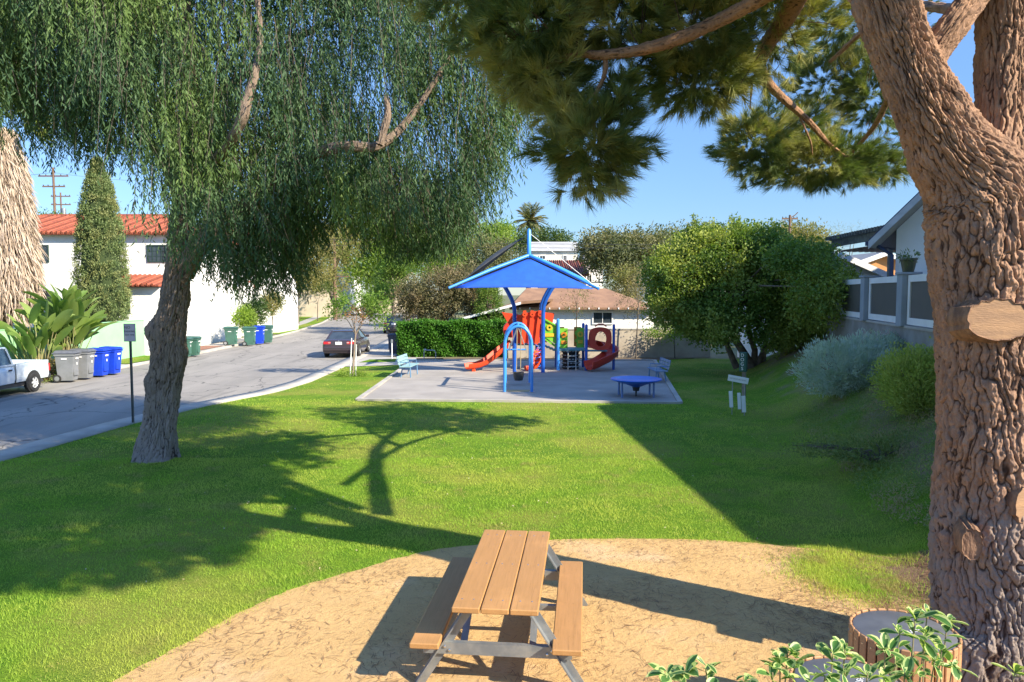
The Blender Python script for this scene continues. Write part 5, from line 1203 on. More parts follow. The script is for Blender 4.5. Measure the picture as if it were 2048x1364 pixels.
    # far houses
    def house(name, label, pxl, pxr, pyt, Y, wm, rm=None, rh=0, win=(), cat='house', zb=0, D=8):
        a, b = P(pxl, pyt, Y), P(pxr, pyt, Y); t = empty(name, (a.x, Y, 0), 0, label, cat); W = b.x-a.x
        MB().box((W/2, D/2, a.z/2), (W, D, a.z)).build('wall', wm, t)
        if rm:
            h = rh*Y/F; bb = MB(); o = .3
            v = [(-o, -o, a.z+.03), (W+o, -o, a.z+.03), (W+o, D+o, a.z+.03), (-o, D+o, a.z+.03), (-o, D/2, a.z+h), (W+o, D/2, a.z+h)]
            bb.add(v, [(0, 1, 5, 4), (2, 3, 4, 5), (0, 4, 3), (1, 2, 5), (0, 3, 2, 1)]); bb.build('roof', rm, t)
        for (wx, wy, ww, wh) in win:
            q = P(wx, wy, Y); window(t, q.x-a.x, -.04, q.z, ww*Y/F, wh*Y/F, WHITEP, 2, 1, .10)
        return t
    BEI = mat('beige_wall', (.60, .50, .38), (.54, .45, .34), scale=.6, rough=.9); GSH = mat('light_grey_shingle', (.40, .40, .39), (.34, .34, .34), scale=2, rough=.9)
    CRM = mat('cream_wall', (.80, .74, .62), (.74, .69, .58), scale=.8, rough=.9)
    house('cream_house', 'cream house with pale grey roof just right of the canopy mast', 1062, 1155, 503, 84, CRM, GSH, 24, ((1130, 516, 6, 9), (1085, 515, 10, 6)))
    h = house('red_roofed_house', 'house with ridged red brown roof behind the canopy', 1090, 1172, 552, 68, CRM, None, 0, ((1120, 575, 10, 12), (1160, 575, 8, 10)))
    RR = tile_mat('red_brown_tile', (.34, .12, .08), (.26, .09, .06), 16)
    b = MB(); v = [(-.3, -.3, 5.0), (4.1, -.3, 5.0), (4.1, 6.5, 6.6), (-.3, 6.5, 6.6), (-.3, 6.5, 4.9), (4.1, 6.5, 4.9)]
    b.add(v, [(0, 1, 2, 3), (2, 5, 4, 3), (0, 3, 4), (1, 5, 2)])
    for i in range(22): b.tube([(-.25+i*.2, -.35, 5.03), (-.25+i*.2, 6.45, 6.63)], .06, 5)
    b.build('roof', RR, h)
    h = house('balcony_house', 'narrow white house with bay window and balcony left of the round tree', 1168, 1206, 505, 74, WHITEW, None, 0, ((1186, 522, 10, 26), (1178, 560, 8, 18), (1198, 585, 8, 12)))
    b = MB(); b.box((.9, -1.2, 4.4), (2.6, 1.6, .12)); b.build('balcony', GALV, h)
    b = MB()
    for x in (-.3, .5, 1.3, 2.1): b.box((x, -1.95, 4.9), (.08, .08, 1.0))
    b.box((.9, -1.95, 5.4), (2.6, .08, .08)); b.build('balcony_rail', DARKM, h)
    MB().box((1.7, 1, 3.4+68/F*74+.2), (.9, .9, 2.6)).build('stair_tower', WHITEW, h)
    house('far_white_house', 'white house with shuttered windows at the far end of the street', 652, 700, 530, 118, WHITEW, None, 0, ((665, 542, 6, 12), (688, 542, 6, 12)))
    house('far_beige_house', 'long beige wall and house beyond the far lawn', 555, 660, 572, 104, BEI, None, 0, ())
    house('far_beige_garage', 'beige house front seen over the dark parked cars', 750, 800, 545, 125, BEI, GSH, 10, ((765, 562, 6, 9), (782, 562, 6, 9)))
    house('low_white_house', 'low white house between the round tree and the spreading tree', 1290, 1350, 540, 95, WHITEW, GSH, 10, ((1310, 552, 8, 8),))
    # cypress
    O = (P(207, 650, 41).x, 41, 0)
    t = empty('cypress_tree', O, 0, 'tall dense columnar cypress in front of the white villa', 'tree')
    MB().tube([(0, 0, 0), (0, 0, 9.5)], [.2, .05], 10).build('trunk', BARK, t, smooth=True)
    MB().lathe([(.05, 1.6), (.75, 1.9), (1.0, 3.2), (.98, 5), (.82, 7), (.5, 9), (.1, 10.4)], n=20).build('inner_foliage', mat('cypress_core', (.03, .05, .015), (.04, .06, .02), rough=1), t, smooth=True)
    n = 1500; z = rng.uniform(0, 1, n)**.9; zz = 1.35+z*9.3; rad = np.interp(zz, [1.3, 2.2, 3.5, 5.5, 7.5, 9.3, 10.7], [.75, 1.12, 1.22, 1.15, .92, .55, .05])*rng.uniform(.9, 1.12, n)
    a = rng.uniform(0, 6.283, n); c = np.stack([rad*np.cos(a), rad*np.sin(a), zz], 1)
    pts = np.repeat(c, 26, 0)+rng.normal(size=(n*26, 3))*.085; d = np.repeat(np.stack([np.cos(a)*.5, np.sin(a)*.5, np.ones(n)*1.0], 1), 26, 0)+unit(n*26)*.8
    V, Fc = leaf_arrays(pts, d, .11, .05); npmesh('foliage', V, Fc, leafmat('cypress_leaves', (.11, .17, .06), (.19, .24, .09), (.24, .26, .10), trans=.15, patch=1.5), t)
    # fan palm with thatch skirt
    O = (P(2, 650, 34).x, 34, 0)
    t = empty('fan_palm', O, 0, 'huge fan palm trunk wrapped in a skirt of dead tan fronds at the left edge', 'palm tree')
    MB().lathe([(.5, 0), (.45, 2), (.95, 2.6), (1.25, 3.6), (1.22, 6), (1.0, 8.6), (.75, 10.2), (.4, 10.6)], n=26).build('trunk', mat('palm_thatch_core', (.22, .16, .12), (.12, .09, .07), stretch=(3, 3, .5), scale=5, rough=1), t, smooth=True)
    n = 20000; zz = rng.uniform(2.2, 10.6, n); rad = .88*np.interp(zz, [2, 2.6, 3.6, 5, 7, 9, 10.6], [.9, 1.45, 1.72, 1.68, 1.52, 1.3, .9])*rng.uniform(.88, 1.06, n)
    a = rng.uniform(0, 6.283, n); a += .12*np.sin(zz*3); c = np.stack([rad*np.cos(a), rad*np.sin(a), zz+.3], 1)
    d = np.stack([np.cos(a)*.25, np.sin(a)*.25, -np.ones(n)], 1)+rng.normal(size=(n, 3))*.18
    V, Fc = leaf_arrays(c, d, rng.uniform(.3, 1.0, n), .05); npmesh('frond_skirt', V, Fc, leafmat('dead_fronds', (.60, .48, .38), (.40, .31, .24), (.52, .41, .33), trans=.1, patch=1.2), t)
    PT = []; DD = []; rr = random.Random(6)
    for k in range(46):
        az = rr.uniform(0, 6.28); el = rr.uniform(-.4, 1.2); c0 = Vector((0, 0, 11.0)); d = Vector((math.cos(az)*math.cos(el), math.sin(az)*math.cos(el), math.sin(el))); hub = c0+d*1.6
        for j in range(26): q = Vector(tuple(unit(1)[0])); PT.append(list(hub)); DD.append(list(d+q*.75-Vector((0, 0, .25))))
    V, Fc = leaf_arrays(np.array(PT), np.array(DD), 1.15, .09); npmesh('fronds', V, Fc, leafmat('fan_fronds', (.14, .22, .04), (.24, .3, .07), (.4, .33, .08), trans=.35), t)
    # giant bird of paradise clumps
    BP = leafmat('paddle_leaf', (.10, .19, .04), (.28, .36, .11), (.20, .28, .06), trans=.35, rough=.35)
    def bird(base, label, n, hmax, spread, seed):
        t = empty('bird_of_paradise', base, 0, label, 'plant', 'giant bird of paradise clumps by the green wall'); rr = random.Random(seed); V = []; Fc = []; st = MB()
        for k in range(n):
            az = rr.uniform(0, 6.283); ln = rr.uniform(.15, 1.0)*spread; h = hmax*rr.uniform(.30, .72)*(1-.2*ln/spread)
            ro = Vector((rr.uniform(-.3, .3)*spread*.6, rr.uniform(-.3, .3)*spread*.5, 0)); o = Vector((math.cos(az), math.sin(az)*.8, 0))
            a0 = ro+o*ln*.5+Vector((0, 0, h)); st.tube([ro, ro.lerp(a0, .5)-o*.05, a0], [.03, .022, .014], 5, cap=False)
            d = (o*(.25+.75*ln/spread)+Vector((0, 0, 1))).normalized(); Lf = rr.uniform(.8, 1.4); W = Lf*rr.uniform(.22, .32); p = a0.copy(); side = d.cross(Vector((rr.uniform(-.5, .5), rr.uniform(-.5, .5), 1))).normalized()
            if side.length < .1: side = Vector((1, 0, 0))
            m = 8; of = len(V); bend = rr.uniform(.0, .10); tilt = Matrix.Rotation(rr.uniform(-1.2, 1.2), 3, d); side = tilt @ side
            for i in range(m+1):
                q = i/m; w = W*.5*math.sin(math.pi*min(1, q*.93+.07))**.6*(1 if q < .98 else .1); nn = side.cross(d)
                V += [p-side*w+nn*w*.45, p, p+side*w+nn*w*.45]; d = (d+o*bend*.6-Vector((0, 0, bend))).normalized(); side = (side-d*side.dot(d)).normalized(); p = p+d*Lf/m
            for i in range(m):
                q = of+i*3; Fc += [(q, q+1, q+4, q+3), (q+1, q+2, q+5, q+4)]
        npmesh('foliage', V, Fc, BP, t, smooth=True); st.build('stem', mat('paddle_stem', (.20, .26, .09), (.3, .24, .12)), t, smooth=True)
    bird((P(138, 745, 29.8).x, 29.8, 0), 'large clump of giant paddle leaved plants behind the wheeled bins', 85, 4.5, 1.45, 5)
    bird((P(75, 745, 28.2).x-.3, 28.6, 0), 'smaller leaning clump of paddle leaved plants behind the pickup', 46, 3.2, 1.7, 8)
    foliage('ground_cover', [((-17.9, 29.5, .35), (.8, 2.6, .4))], 160, 16, .12, .2, .05, leafmat('bed_leaves', (.08, .14, .03), (.16, .2, .06), (.25, .13, .06), trans=.3), None)
    tag(bpy.data.objects['ground_cover'], 'low mixed leaves at the foot of the paddle leaved plants', 'ground cover', kind='stuff')
    MB().add([(-19.6, 26.5, .125), (-17.9, 26.6, .125), (-17.5, 33, .125), (-19.4, 33, .125)], [(0, 1, 2, 3)]).build('planting_bed', PLANTSOIL).__setitem__('kind', 'structure')
    MB().add([(-19.2, 40.5, .125), (-17.7, 40.5, .125), (-17.8, 45.5, .125), (-19.4, 45.5, .125)], [(0, 1, 2, 3)]).build('planting_bed', mat('reddish_mulch', (.28, .13, .08), (.22, .1, .06), rough=.95)).__setitem__('kind', 'structure')
    MB().add([(-19.2, 34.0, .125), (-17.7, 34.0, .125), (-17.6, 38.5, .125), (-19.2, 38.5, .125)], [(0, 1, 2, 3)]).build('verge', LAWN).__setitem__('kind', 'structure')
left_side()

# ================================================================== wheeled bins
def wheeled_bins():
    def bin_(x, y, rz, col, label, group=None, z=0.0, s=1.0, mark=True):
        t = empty('wheeled_bin', (x, y, z), rz, label, 'wheeled bin', group)
        m = mat('bin_'+col[0], col[1], col[2], rough=.5, scale=3)
        b = MB(); b.box((0, 0, .52*s), (.50, .46, .92*s), Matrix.Identity(3)); 
        # taper: widen the top
        b.v = [(x_*(1.30 if z_ > .5*s else 1.0), y_*(1.28 if z_ > .5*s else 1.0), z_) for x_, y_, z_ in b.v]
        b.box((0, 0, .93*s), (.70, .63, .07)); b.box((.30, 0, .45*s), (.03, .34, .5)); b.build('body', m, t)
        l = MB(); l.add([(-.38, -.34, .985*s), (.40, -.34, .985*s), (.40, .34, .985*s), (-.38, .34, .985*s), (-.32, -.26, 1.08*s), (.30, -.24, 1.06*s), (.30, .24, 1.06*s), (-.32, .26, 1.08*s)], [(3, 2, 1, 0), (4, 5, 6, 7), (0, 1, 5, 4), (1, 2, 6, 5), (2, 3, 7, 6), (3, 0, 4, 7)])
        l.build('lid', mat('bin_lid_'+col[0], tuple(c*.8 for c in col[1]), tuple(c*.8 for c in col[2]), rough=.5), t)
        for sy in (-1, 1):
            w = MB(); w.lathe([(.06, -.03), (.14, -.03), (.15, 0), (.14, .03), (.06, .03), (.06, -.03)], (-.27, sy*.27, .15), 18, axis='Y'); w.build('wheel', RUB, t, smooth=True)
            MB().lathe([(.001, -.034), (.09, -.03), (.09, .03), (.001, .034)], (-.27, sy*.27, .15), 10, axis='Y').build('wheel_hub', GALV, t)
        MB().tube([(-.36, -.25, .95*s), (-.42, -.25, .98*s), (-.42, .25, .98*s), (-.36, .25, .95*s)], .02, 6).build('handle', m, t)
        b = MB()
        for zz, hh in ((.80, .045),): b.box((0, -.297 if zz > .7 else -.285, zz*s), (.20, .012, hh))
        b.build('marking', WHITEP, t)
        MB().box((.335, .02, .80*s), (.012, .22, .06)).build('marking', WHITEP, t); MB().box((.33, .02, .62*s), (.012, .05, .10)).build('marking', WHITEP, t)
        return t
    GY = ('grey', (.22, .23, .25), (.18, .19, .2)); BL = ('blue', (.01, .06, .62), (.01, .05, .52)); GN = ('green', (.06, .16, .12), (.05, .13, .10)); NV = ('navy', (.05, .07, .11), (.04, .05, .08))
    bin_(-16.95, 28.1, R(8), GY, 'grey wheeled bin nearest the white pickup', 'grey and blue bins at the kerb', s=1.12); bin_(-16.85, 28.95, R(4), GY, 'grey wheeled bin touching the blue bins', 'grey and blue bins at the kerb', s=1.12)
    bin_(-16.75, 29.85, R(2), BL, 'blue wheeled bin right beside the grey bins', 'grey and blue bins at the kerb', s=1.08); bin_(-16.65, 30.6, R(0), BL, 'blue wheeled bin at the far end of the grey and blue row', 'grey and blue bins at the kerb', s=1.08)
    bin_(-17.15, 38.6, R(6), GN, 'green wheeled bin on the near side of a pair beside the large trunk'); bin_(-17.05, 39.45, R(2), GN, 'green wheeled bin on the far side of a pair beside the large trunk')
    bin_(-17.55, 46.2, R(0), GN, 'lone green wheeled bin standing apart before the white wall', z=.1, s=1.1)
    bin_(-16.75, 47.2, R(4), GN, 'green wheeled bin at the near end of the green and blue row', s=1.15); bin_(-16.6, 48.4, R(4), BL, 'blue wheeled bin between two green bins', s=1.15); bin_(-16.4, 49.5, R(4), GN, 'green wheeled bin at the far end beyond the blue one', s=1.15)
    bin_(-6.55, 41.2, R(178), NV, 'dark navy wheeled bin at the left end of the clipped hedge', s=1.05)
wheeled_bins()

# ================================================================== vehicles (front towards +y, ground at z=0)
def paint(name, c): return mat(name, c, tuple(x*.96 for x in c), rough=.22, scale=1, coat=.6)
def loft(b, st, fn, mi=0):
    rows = [fn(*s) for s in st]; n = len(rows[0]); V = [p for r_ in rows for p in r_]; Fc = []
    for i in range(len(rows)-1):
        for j in range(n): Fc.append((i*n+j, i*n+(j+1) % n, i*n+n+(j+1) % n, i*n+n+j))
    Fc += [tuple(range(n)), tuple(range((len(rows)-1)*n, len(rows)*n))]
    b.add(V, Fc, mi)
def sect(y, w, z0, z1, rn=.09):
    h = [(w*.86, z0), (w*.97, z0+.06), (w, z0+.2), (w*1.0, z0+(z1-z0)*.62), (w*.965, z1-rn), (w*.90, z1-.02), (w*.55, z1+.012)]
    return [(x, y, z) for x, z in h]+[(-x, y, z) for x, z in reversed(h)]
def wheels(t, ys, hw, r=.315, wd=.2, rim=None):
    rim = rim or GALV
    for y in ys:
        for s in (-1, 1):
            x = s*(hw-wd/2+.012); g = empty('wheel', (0, 0, 0)); bpy.data.objects.remove(g)
            a = MB(); a.lathe([(.001, -.02), (r+.06, -.02), (r+.06, .012), (r+.02, .018), (.001, .018)], (s*(hw-.012), y, r+.03), 26, axis='X'); a.build('arch_shade_disc', RUB, t)  # black disc on the body side stands for the shaded arch hollow
            w = MB().lathe([(.19, -wd/2), (r-.03, -wd/2), (r, -wd/2+.04), (r, wd/2-.04), (r-.03, wd/2), (.19, wd/2), (.19, -wd/2)], (x+s*.035, y, r), 28, axis='X').build('wheel', RUB, t, smooth=50)
            q = MB(); xo = x+s*.035; q.lathe([(.001, s*(wd/2-.01)), (.06, s*(wd/2+.0)), (.08, s*(wd/2-.04)), (.165, s*(wd/2-.045)), (.195, s*(wd/2-.005)), (.2, s*(wd/2-.06)), (.001, s*(wd/2-.07))], (xo, y, r), 28, axis='X')
            for k in range(6):
                an = k*math.pi/3; q.beam((xo+s*(wd/2-.02), y+.05*math.cos(an), r+.05*math.sin(an)), (xo+s*(wd/2-.02), y+.18*math.cos(an), r+.18*math.sin(an)), .02, .06)
            q.build('rim', rim, w)
def sedan(name, label, x, y, rz, pc, suv=0):
    t = empty(name, (x, y, -.008), rz, label, 'car', 'dark cars parked on the right of the street')
    pm = paint('car_paint_'+pc[0], pc[1]); H = 1.41+suv*.12; zb = .95+suv*.06
    b = MB()
    st = [(-2.44, .70, .40, .74), (-2.42, .78, .30, .90), (-2.36, .84, .26, zb-.01), (-2.1, .872, .22, zb+.015), (-1.4, .885, .2, zb), (-.4, .89, .2, zb-.02), (.9, .885, .2, zb-.03), (1.6, .875, .2, zb-.06), (2.1, .83, .22, zb-.14), (2.38, .74, .28, zb-.26), (2.45, .62, .36, zb-.36)]
    loft(b, st, sect); b.build('body', pm, t, smooth=35)
    # greenhouse: glass shell with painted roof and pillars
    def g(y_, w0, z0, w1, z1): return [(w0, y_[0], z0), (w1, y_[1], z1), (w1*.6, y_[1], z1+.02), (-w1*.6, y_[1], z1+.02), (-w1, y_[1], z1), (-w0, y_[0], z0)]
    yb, yrb, yrf, yf = -1.85+suv*.0, -1.12, .35, 1.25
    zz = zb-.01; V = [(.74, yb, zz), (.60, yrb, H-.06), (-.60, yrb, H-.06), (-.74, yb, zz), (.76, yf, zz-.02), (.61, yrf, H-.05), (-.61, yrf, H-.05), (-.76, yf, zz-.02), (.80, -.4, zz), (.635, -.4, H-.03), (-.635, -.4, H-.03), (-.80, -.4, zz)]
    gl = MB(); gl.add(V, [(0, 1, 2, 3), (4, 7, 6, 5), (0, 8, 9, 1), (8, 4, 5, 9), (3, 2, 10, 11), (11, 10, 6, 7)]); gl.build('windows', GLASS, t)
    r = MB(); loft(r, [(yrb-.05, .585, H-.10, H-.045), (yrb+.1, .615, H-.07, H-.012), (-.4, .64, H-.07, H+.012), (yrf-.1, .62, H-.07, H-.01), (yrf+.05, .6, H-.10, H-.05)], lambda y_, w, z0, z1: [(w, y_, z0), (w*.97, y_, z1-.02), (w*.8, y_, z1), (-w*.8, y_, z1), (-w*.97, y_, z1-.02), (-w, y_, z0)])
    r.build('roof', pm, t, smooth=40)
    p = MB()
    for s in (-1, 1):
        p.beam((s*.745, yb, zz), (s*.60, yrb-.02, H-.06), .07, .05); p.beam((s*.765, yf, zz-.02), (s*.61, yrf+.02, H-.06), .06, .05); p.beam((s*.80, -.42, zz), (s*.64, -.42, H-.05), .06, .03); p.beam((s*.785, -1.25, zz), (s*.625, -.98, H-.06), .10, .03)
    p.build('pillars', pm, t)
    RED = mat('tail_light_red', (.55, .012, .02), (.45, .01, .012), rough=.15, coat=1); AMB = mat('tail_light_clear', (.7, .25, .2), (.75, .4, .35), rough=.2)
    for s in (-1, 1):
        MB().box((s*.60, -2.405, zb-.16), (.40, .07, .15), bev=.02).build('tail_light', RED, t)
        MB().box((s*.48, -2.444, zb-.14), (.12, .01, .05)).build('tail_light', AMB, t)
        MB().box((s*.62, 2.36, .62), (.3, .1, .14), bev=.02).build('headlight', WHITEP, t)
        m = MB(); m.box((s*.95, .78, zb+.04), (.18, .10, .13), bev=.02); m.box((s*.86, .80, zb), (.08, .05, .04)); m.build('mirror', pm, t)
    MB().box((0, -2.452, zb-.17), (.34, .012, .15), bev=.003).build('licence_plate', WHITEP, t)
    b = MB(); b.box((0, -2.44, .50), (1.60, .12, .22), bev=.035); b.build('rear_bumper', pm, t); MB().box((0, -2.506, .54), (1.45, .012, .03)).build('bumper_trim', DARKM, t)
    MB().box((0, 2.42, .46), (1.3, .12, .2), bev=.03).build('front_bumper', pm, t)
    MB().lathe([(.001, -.01), (.035, -.008), (.04, 0)], (0, -2.43, zb-.06), 12, axis='Y').build('badge', CHROME, t)
    b = MB(); 
    for s in (-1, 1): b.box((s*.892, -.85, zb-.13), (.02, .16, .03)); b.box((s*.892, .25, zb-.13), (.02, .16, .03))
    b.build('door_handle', CHROME if not suv else pm, t)
    wheels(t, (-1.42, 1.42), .885)
sedan('dark_sedan', 'dark grey sedan with red tail lights parked near the staked young tree', -9.05, 40.7, R(1.5), ('charcoal', (.05, .035, .042)))
sedan('dark_sedan', 'dark grey car partly hidden behind the clipped hedge', -9.9, 63.4, R(3), ('slate', (.06, .055, .065)), .6)
def pickup():
    t = empty('pickup_truck', (-17.25, 23.75, -.008), R(180+1), 'light blue white pickup truck with open bed at the left edge', 'pickup truck')
    pm = paint('pickup_paint', (.62, .70, .76)); b = MB()
    # cab + bonnet lower body, bed
    loft(b, [(-.62, .80, .36, 1.02), (.2, .81, .36, 1.02), (1.1, .81, .36, 1.02), (1.6, .80, .36, .98), (2.3, .76, .38, .92), (2.45, .70, .42, .78)], sect); b.build('body', pm, t, smooth=35)
    b = MB()
    for s in (-1, 1): loft(b, [(-2.45, .0, 0, 0), (-2.44, .0, 0, 0)], lambda y_, w, z0, z1, s=s: [(s*.80, y_, .45), (s*.82, y_, .7), (s*.80, y_, 1.02), (s*.72, y_, 1.03), (s*.72, y_, .6)]) if 0 else b.prism([(s*.785, .42), (s*.825, .55), (s*.825, .80), (s*.80, 1.03), (s*.72, 1.04), (s*.72, .60)], -2.42, -.68)
    b.box((0, -1.55, .62), (1.44, 1.74, .05)); b.box((0, -.72, .82), (1.44, .05, .42)); b.build('bed', pm, t, smooth=30)
    MB().box((0, -2.43, .80), (1.60, .06, .46), bev=.01).build('tailgate', pm, t); MB().box((0, -2.52, .46), (1.6, .14, .16), bev=.02).build('rear_bumper', DARKM, t)
    H = 1.60; V = [(.74, -.60, 1.0), (.60, -.50, H-.05), (-.60, -.50, H-.05), (-.74, -.60, 1.0), (.75, 1.15, .99), (.61, .55, H-.05), (-.61, .55, H-.05), (-.75, 1.15, .99)]
    MB().add(V, [(0, 1, 2, 3), (4, 7, 6, 5), (0, 4, 5, 1), (3, 2, 6, 7)]).build('windows', mat('tinted_glass', (.08, .13, .17), (.1, .16, .2), rough=.08), t)
    r = MB(); r.box((0, .02, H-.02), (1.22, 1.14, .07), bev=.03); r.build('roof', pm, t)
    p = MB()
    for s in (-1, 1): p.beam((s*.755, -.61, 1.0), (s*.61, -.50, H-.05), .16, .05); p.beam((s*.755, 1.15, .99), (s*.61, .55, H-.05), .07, .05); p.beam((s*.76, -.55, 1.02), (s*.76, 1.15, 1.02), .03, .06)
    p.build('pillars', pm, t)
    for s in (-1, 1): m = MB(); m.box((s*.93, .85, 1.10), (.16, .10, .16), bev=.02); m.build('mirror', DARKM, t); MB().box((s*.832, -.36, .86), (.02, .16, .05)).build('door_handle', DARKM, t); MB().box((s*.815, -.645, .75), (.012, .012, .6)).build('door_seam', DARKM, t); MB().box((s*.79, -2.44, .78), (.1, .07, .26)).build('tail_light', MATS['tail_light_red'], t)
    MB().box((0, 0, .33), (1.5, 4.4, .1)).build('chassis', DARKM, t)
    wheels(t, (-1.55, 1.5), .825, .33, .21, mat('white_rim', (.7, .72, .74), rough=.3, metal=.3))
pickup()

# ================================================================== poles and wires
def poles():
    WD = mat('pole_wood', (.20, .12, .08), (.14, .09, .06), scale=6, rough=.9)
    def pole(px, pyt, Y, label, arms, r=.14, lamp=False):
        p = P(px, pyt, Y); t = empty('utility_pole', (p.x, Y, 0), 0, label, 'utility pole')
        MB().tube([(0, 0, 0), (0, 0, p.z)], [r*1.2, r*.8], 10).build('pole', WD, t, smooth=True)
        for dz, w in arms:
            MB().box((0, 0, p.z-dz), (w, .12, .14)).build('crossarm', WD, t)
            ins = MB()
            for x in (-.46, -.25, .25, .46): ins.lathe([(.04, .07), (.06, .12), (.03, .2)], (x*w, 0, p.z-dz), 8)
            ins.build('insulators', DARKM, t)
        return p, t
    pole(106, 335, 80, 'brown utility pole behind the red tiled villa roof, taller of two', ((.9, 3.2), (2.0, 2.4)))
    p, t = pole(121, 385, 100, 'thin utility pole with transformer beside the taller one at left', ((.5, 2.6), (1.6, 2.6)), .12)
    MB().lathe([(.01, -.5), (.28, -.5), (.28, .5), (.01, .5)], (.35, 0, p.z-2.6), 12).build('transformer', GALV, t)
    p, t = pole(1580, 430, 72, 'wooden utility pole with bent bracket above the dome shaped tree', ((.35, 1.5),), .14)
    MB().tube([(0, 0, p.z-.3), (.5, 0, p.z+.0), (.75, 0, p.z+.25)], .05, 6).build('bracket', WD, t)
    pole(668, 470, 92, 'dark brown pole with a low cross bar at the far end of the street', ((5.1, 3.6),), .22)
    pole(952, 444, 150, 'small distant utility pole left of the date palm', ((.6, 3),), .14)
    def wire(label, pts, r=.025, sag=.6):
        b = MB()
        for a, c in zip(pts[:-1], pts[1:]): b.tube([a.lerp(c, i/12)-Vector((0, 0, sag*4*(i/12)*(1-i/12))) for i in range(13)], r, 4, cap=False)
        tag(b.build('power_line', DARKM), label, 'power line', 'overhead power lines')
    wire('upper overhead wire crossing behind the canopy mast', [P(640, 478, 60), P(1700, 484, 60)], .02, .3); wire('lower overhead wire crossing behind the canopy mast', [P(640, 490, 60.5), P(1700, 492, 60.5)], .02, .2)
    wire('overhead wire running from the tall left pole across the villa roof', [P(-150, 340, 78), P(106, 345, 80), P(420, 360, 95)], .02, .5)
poles()

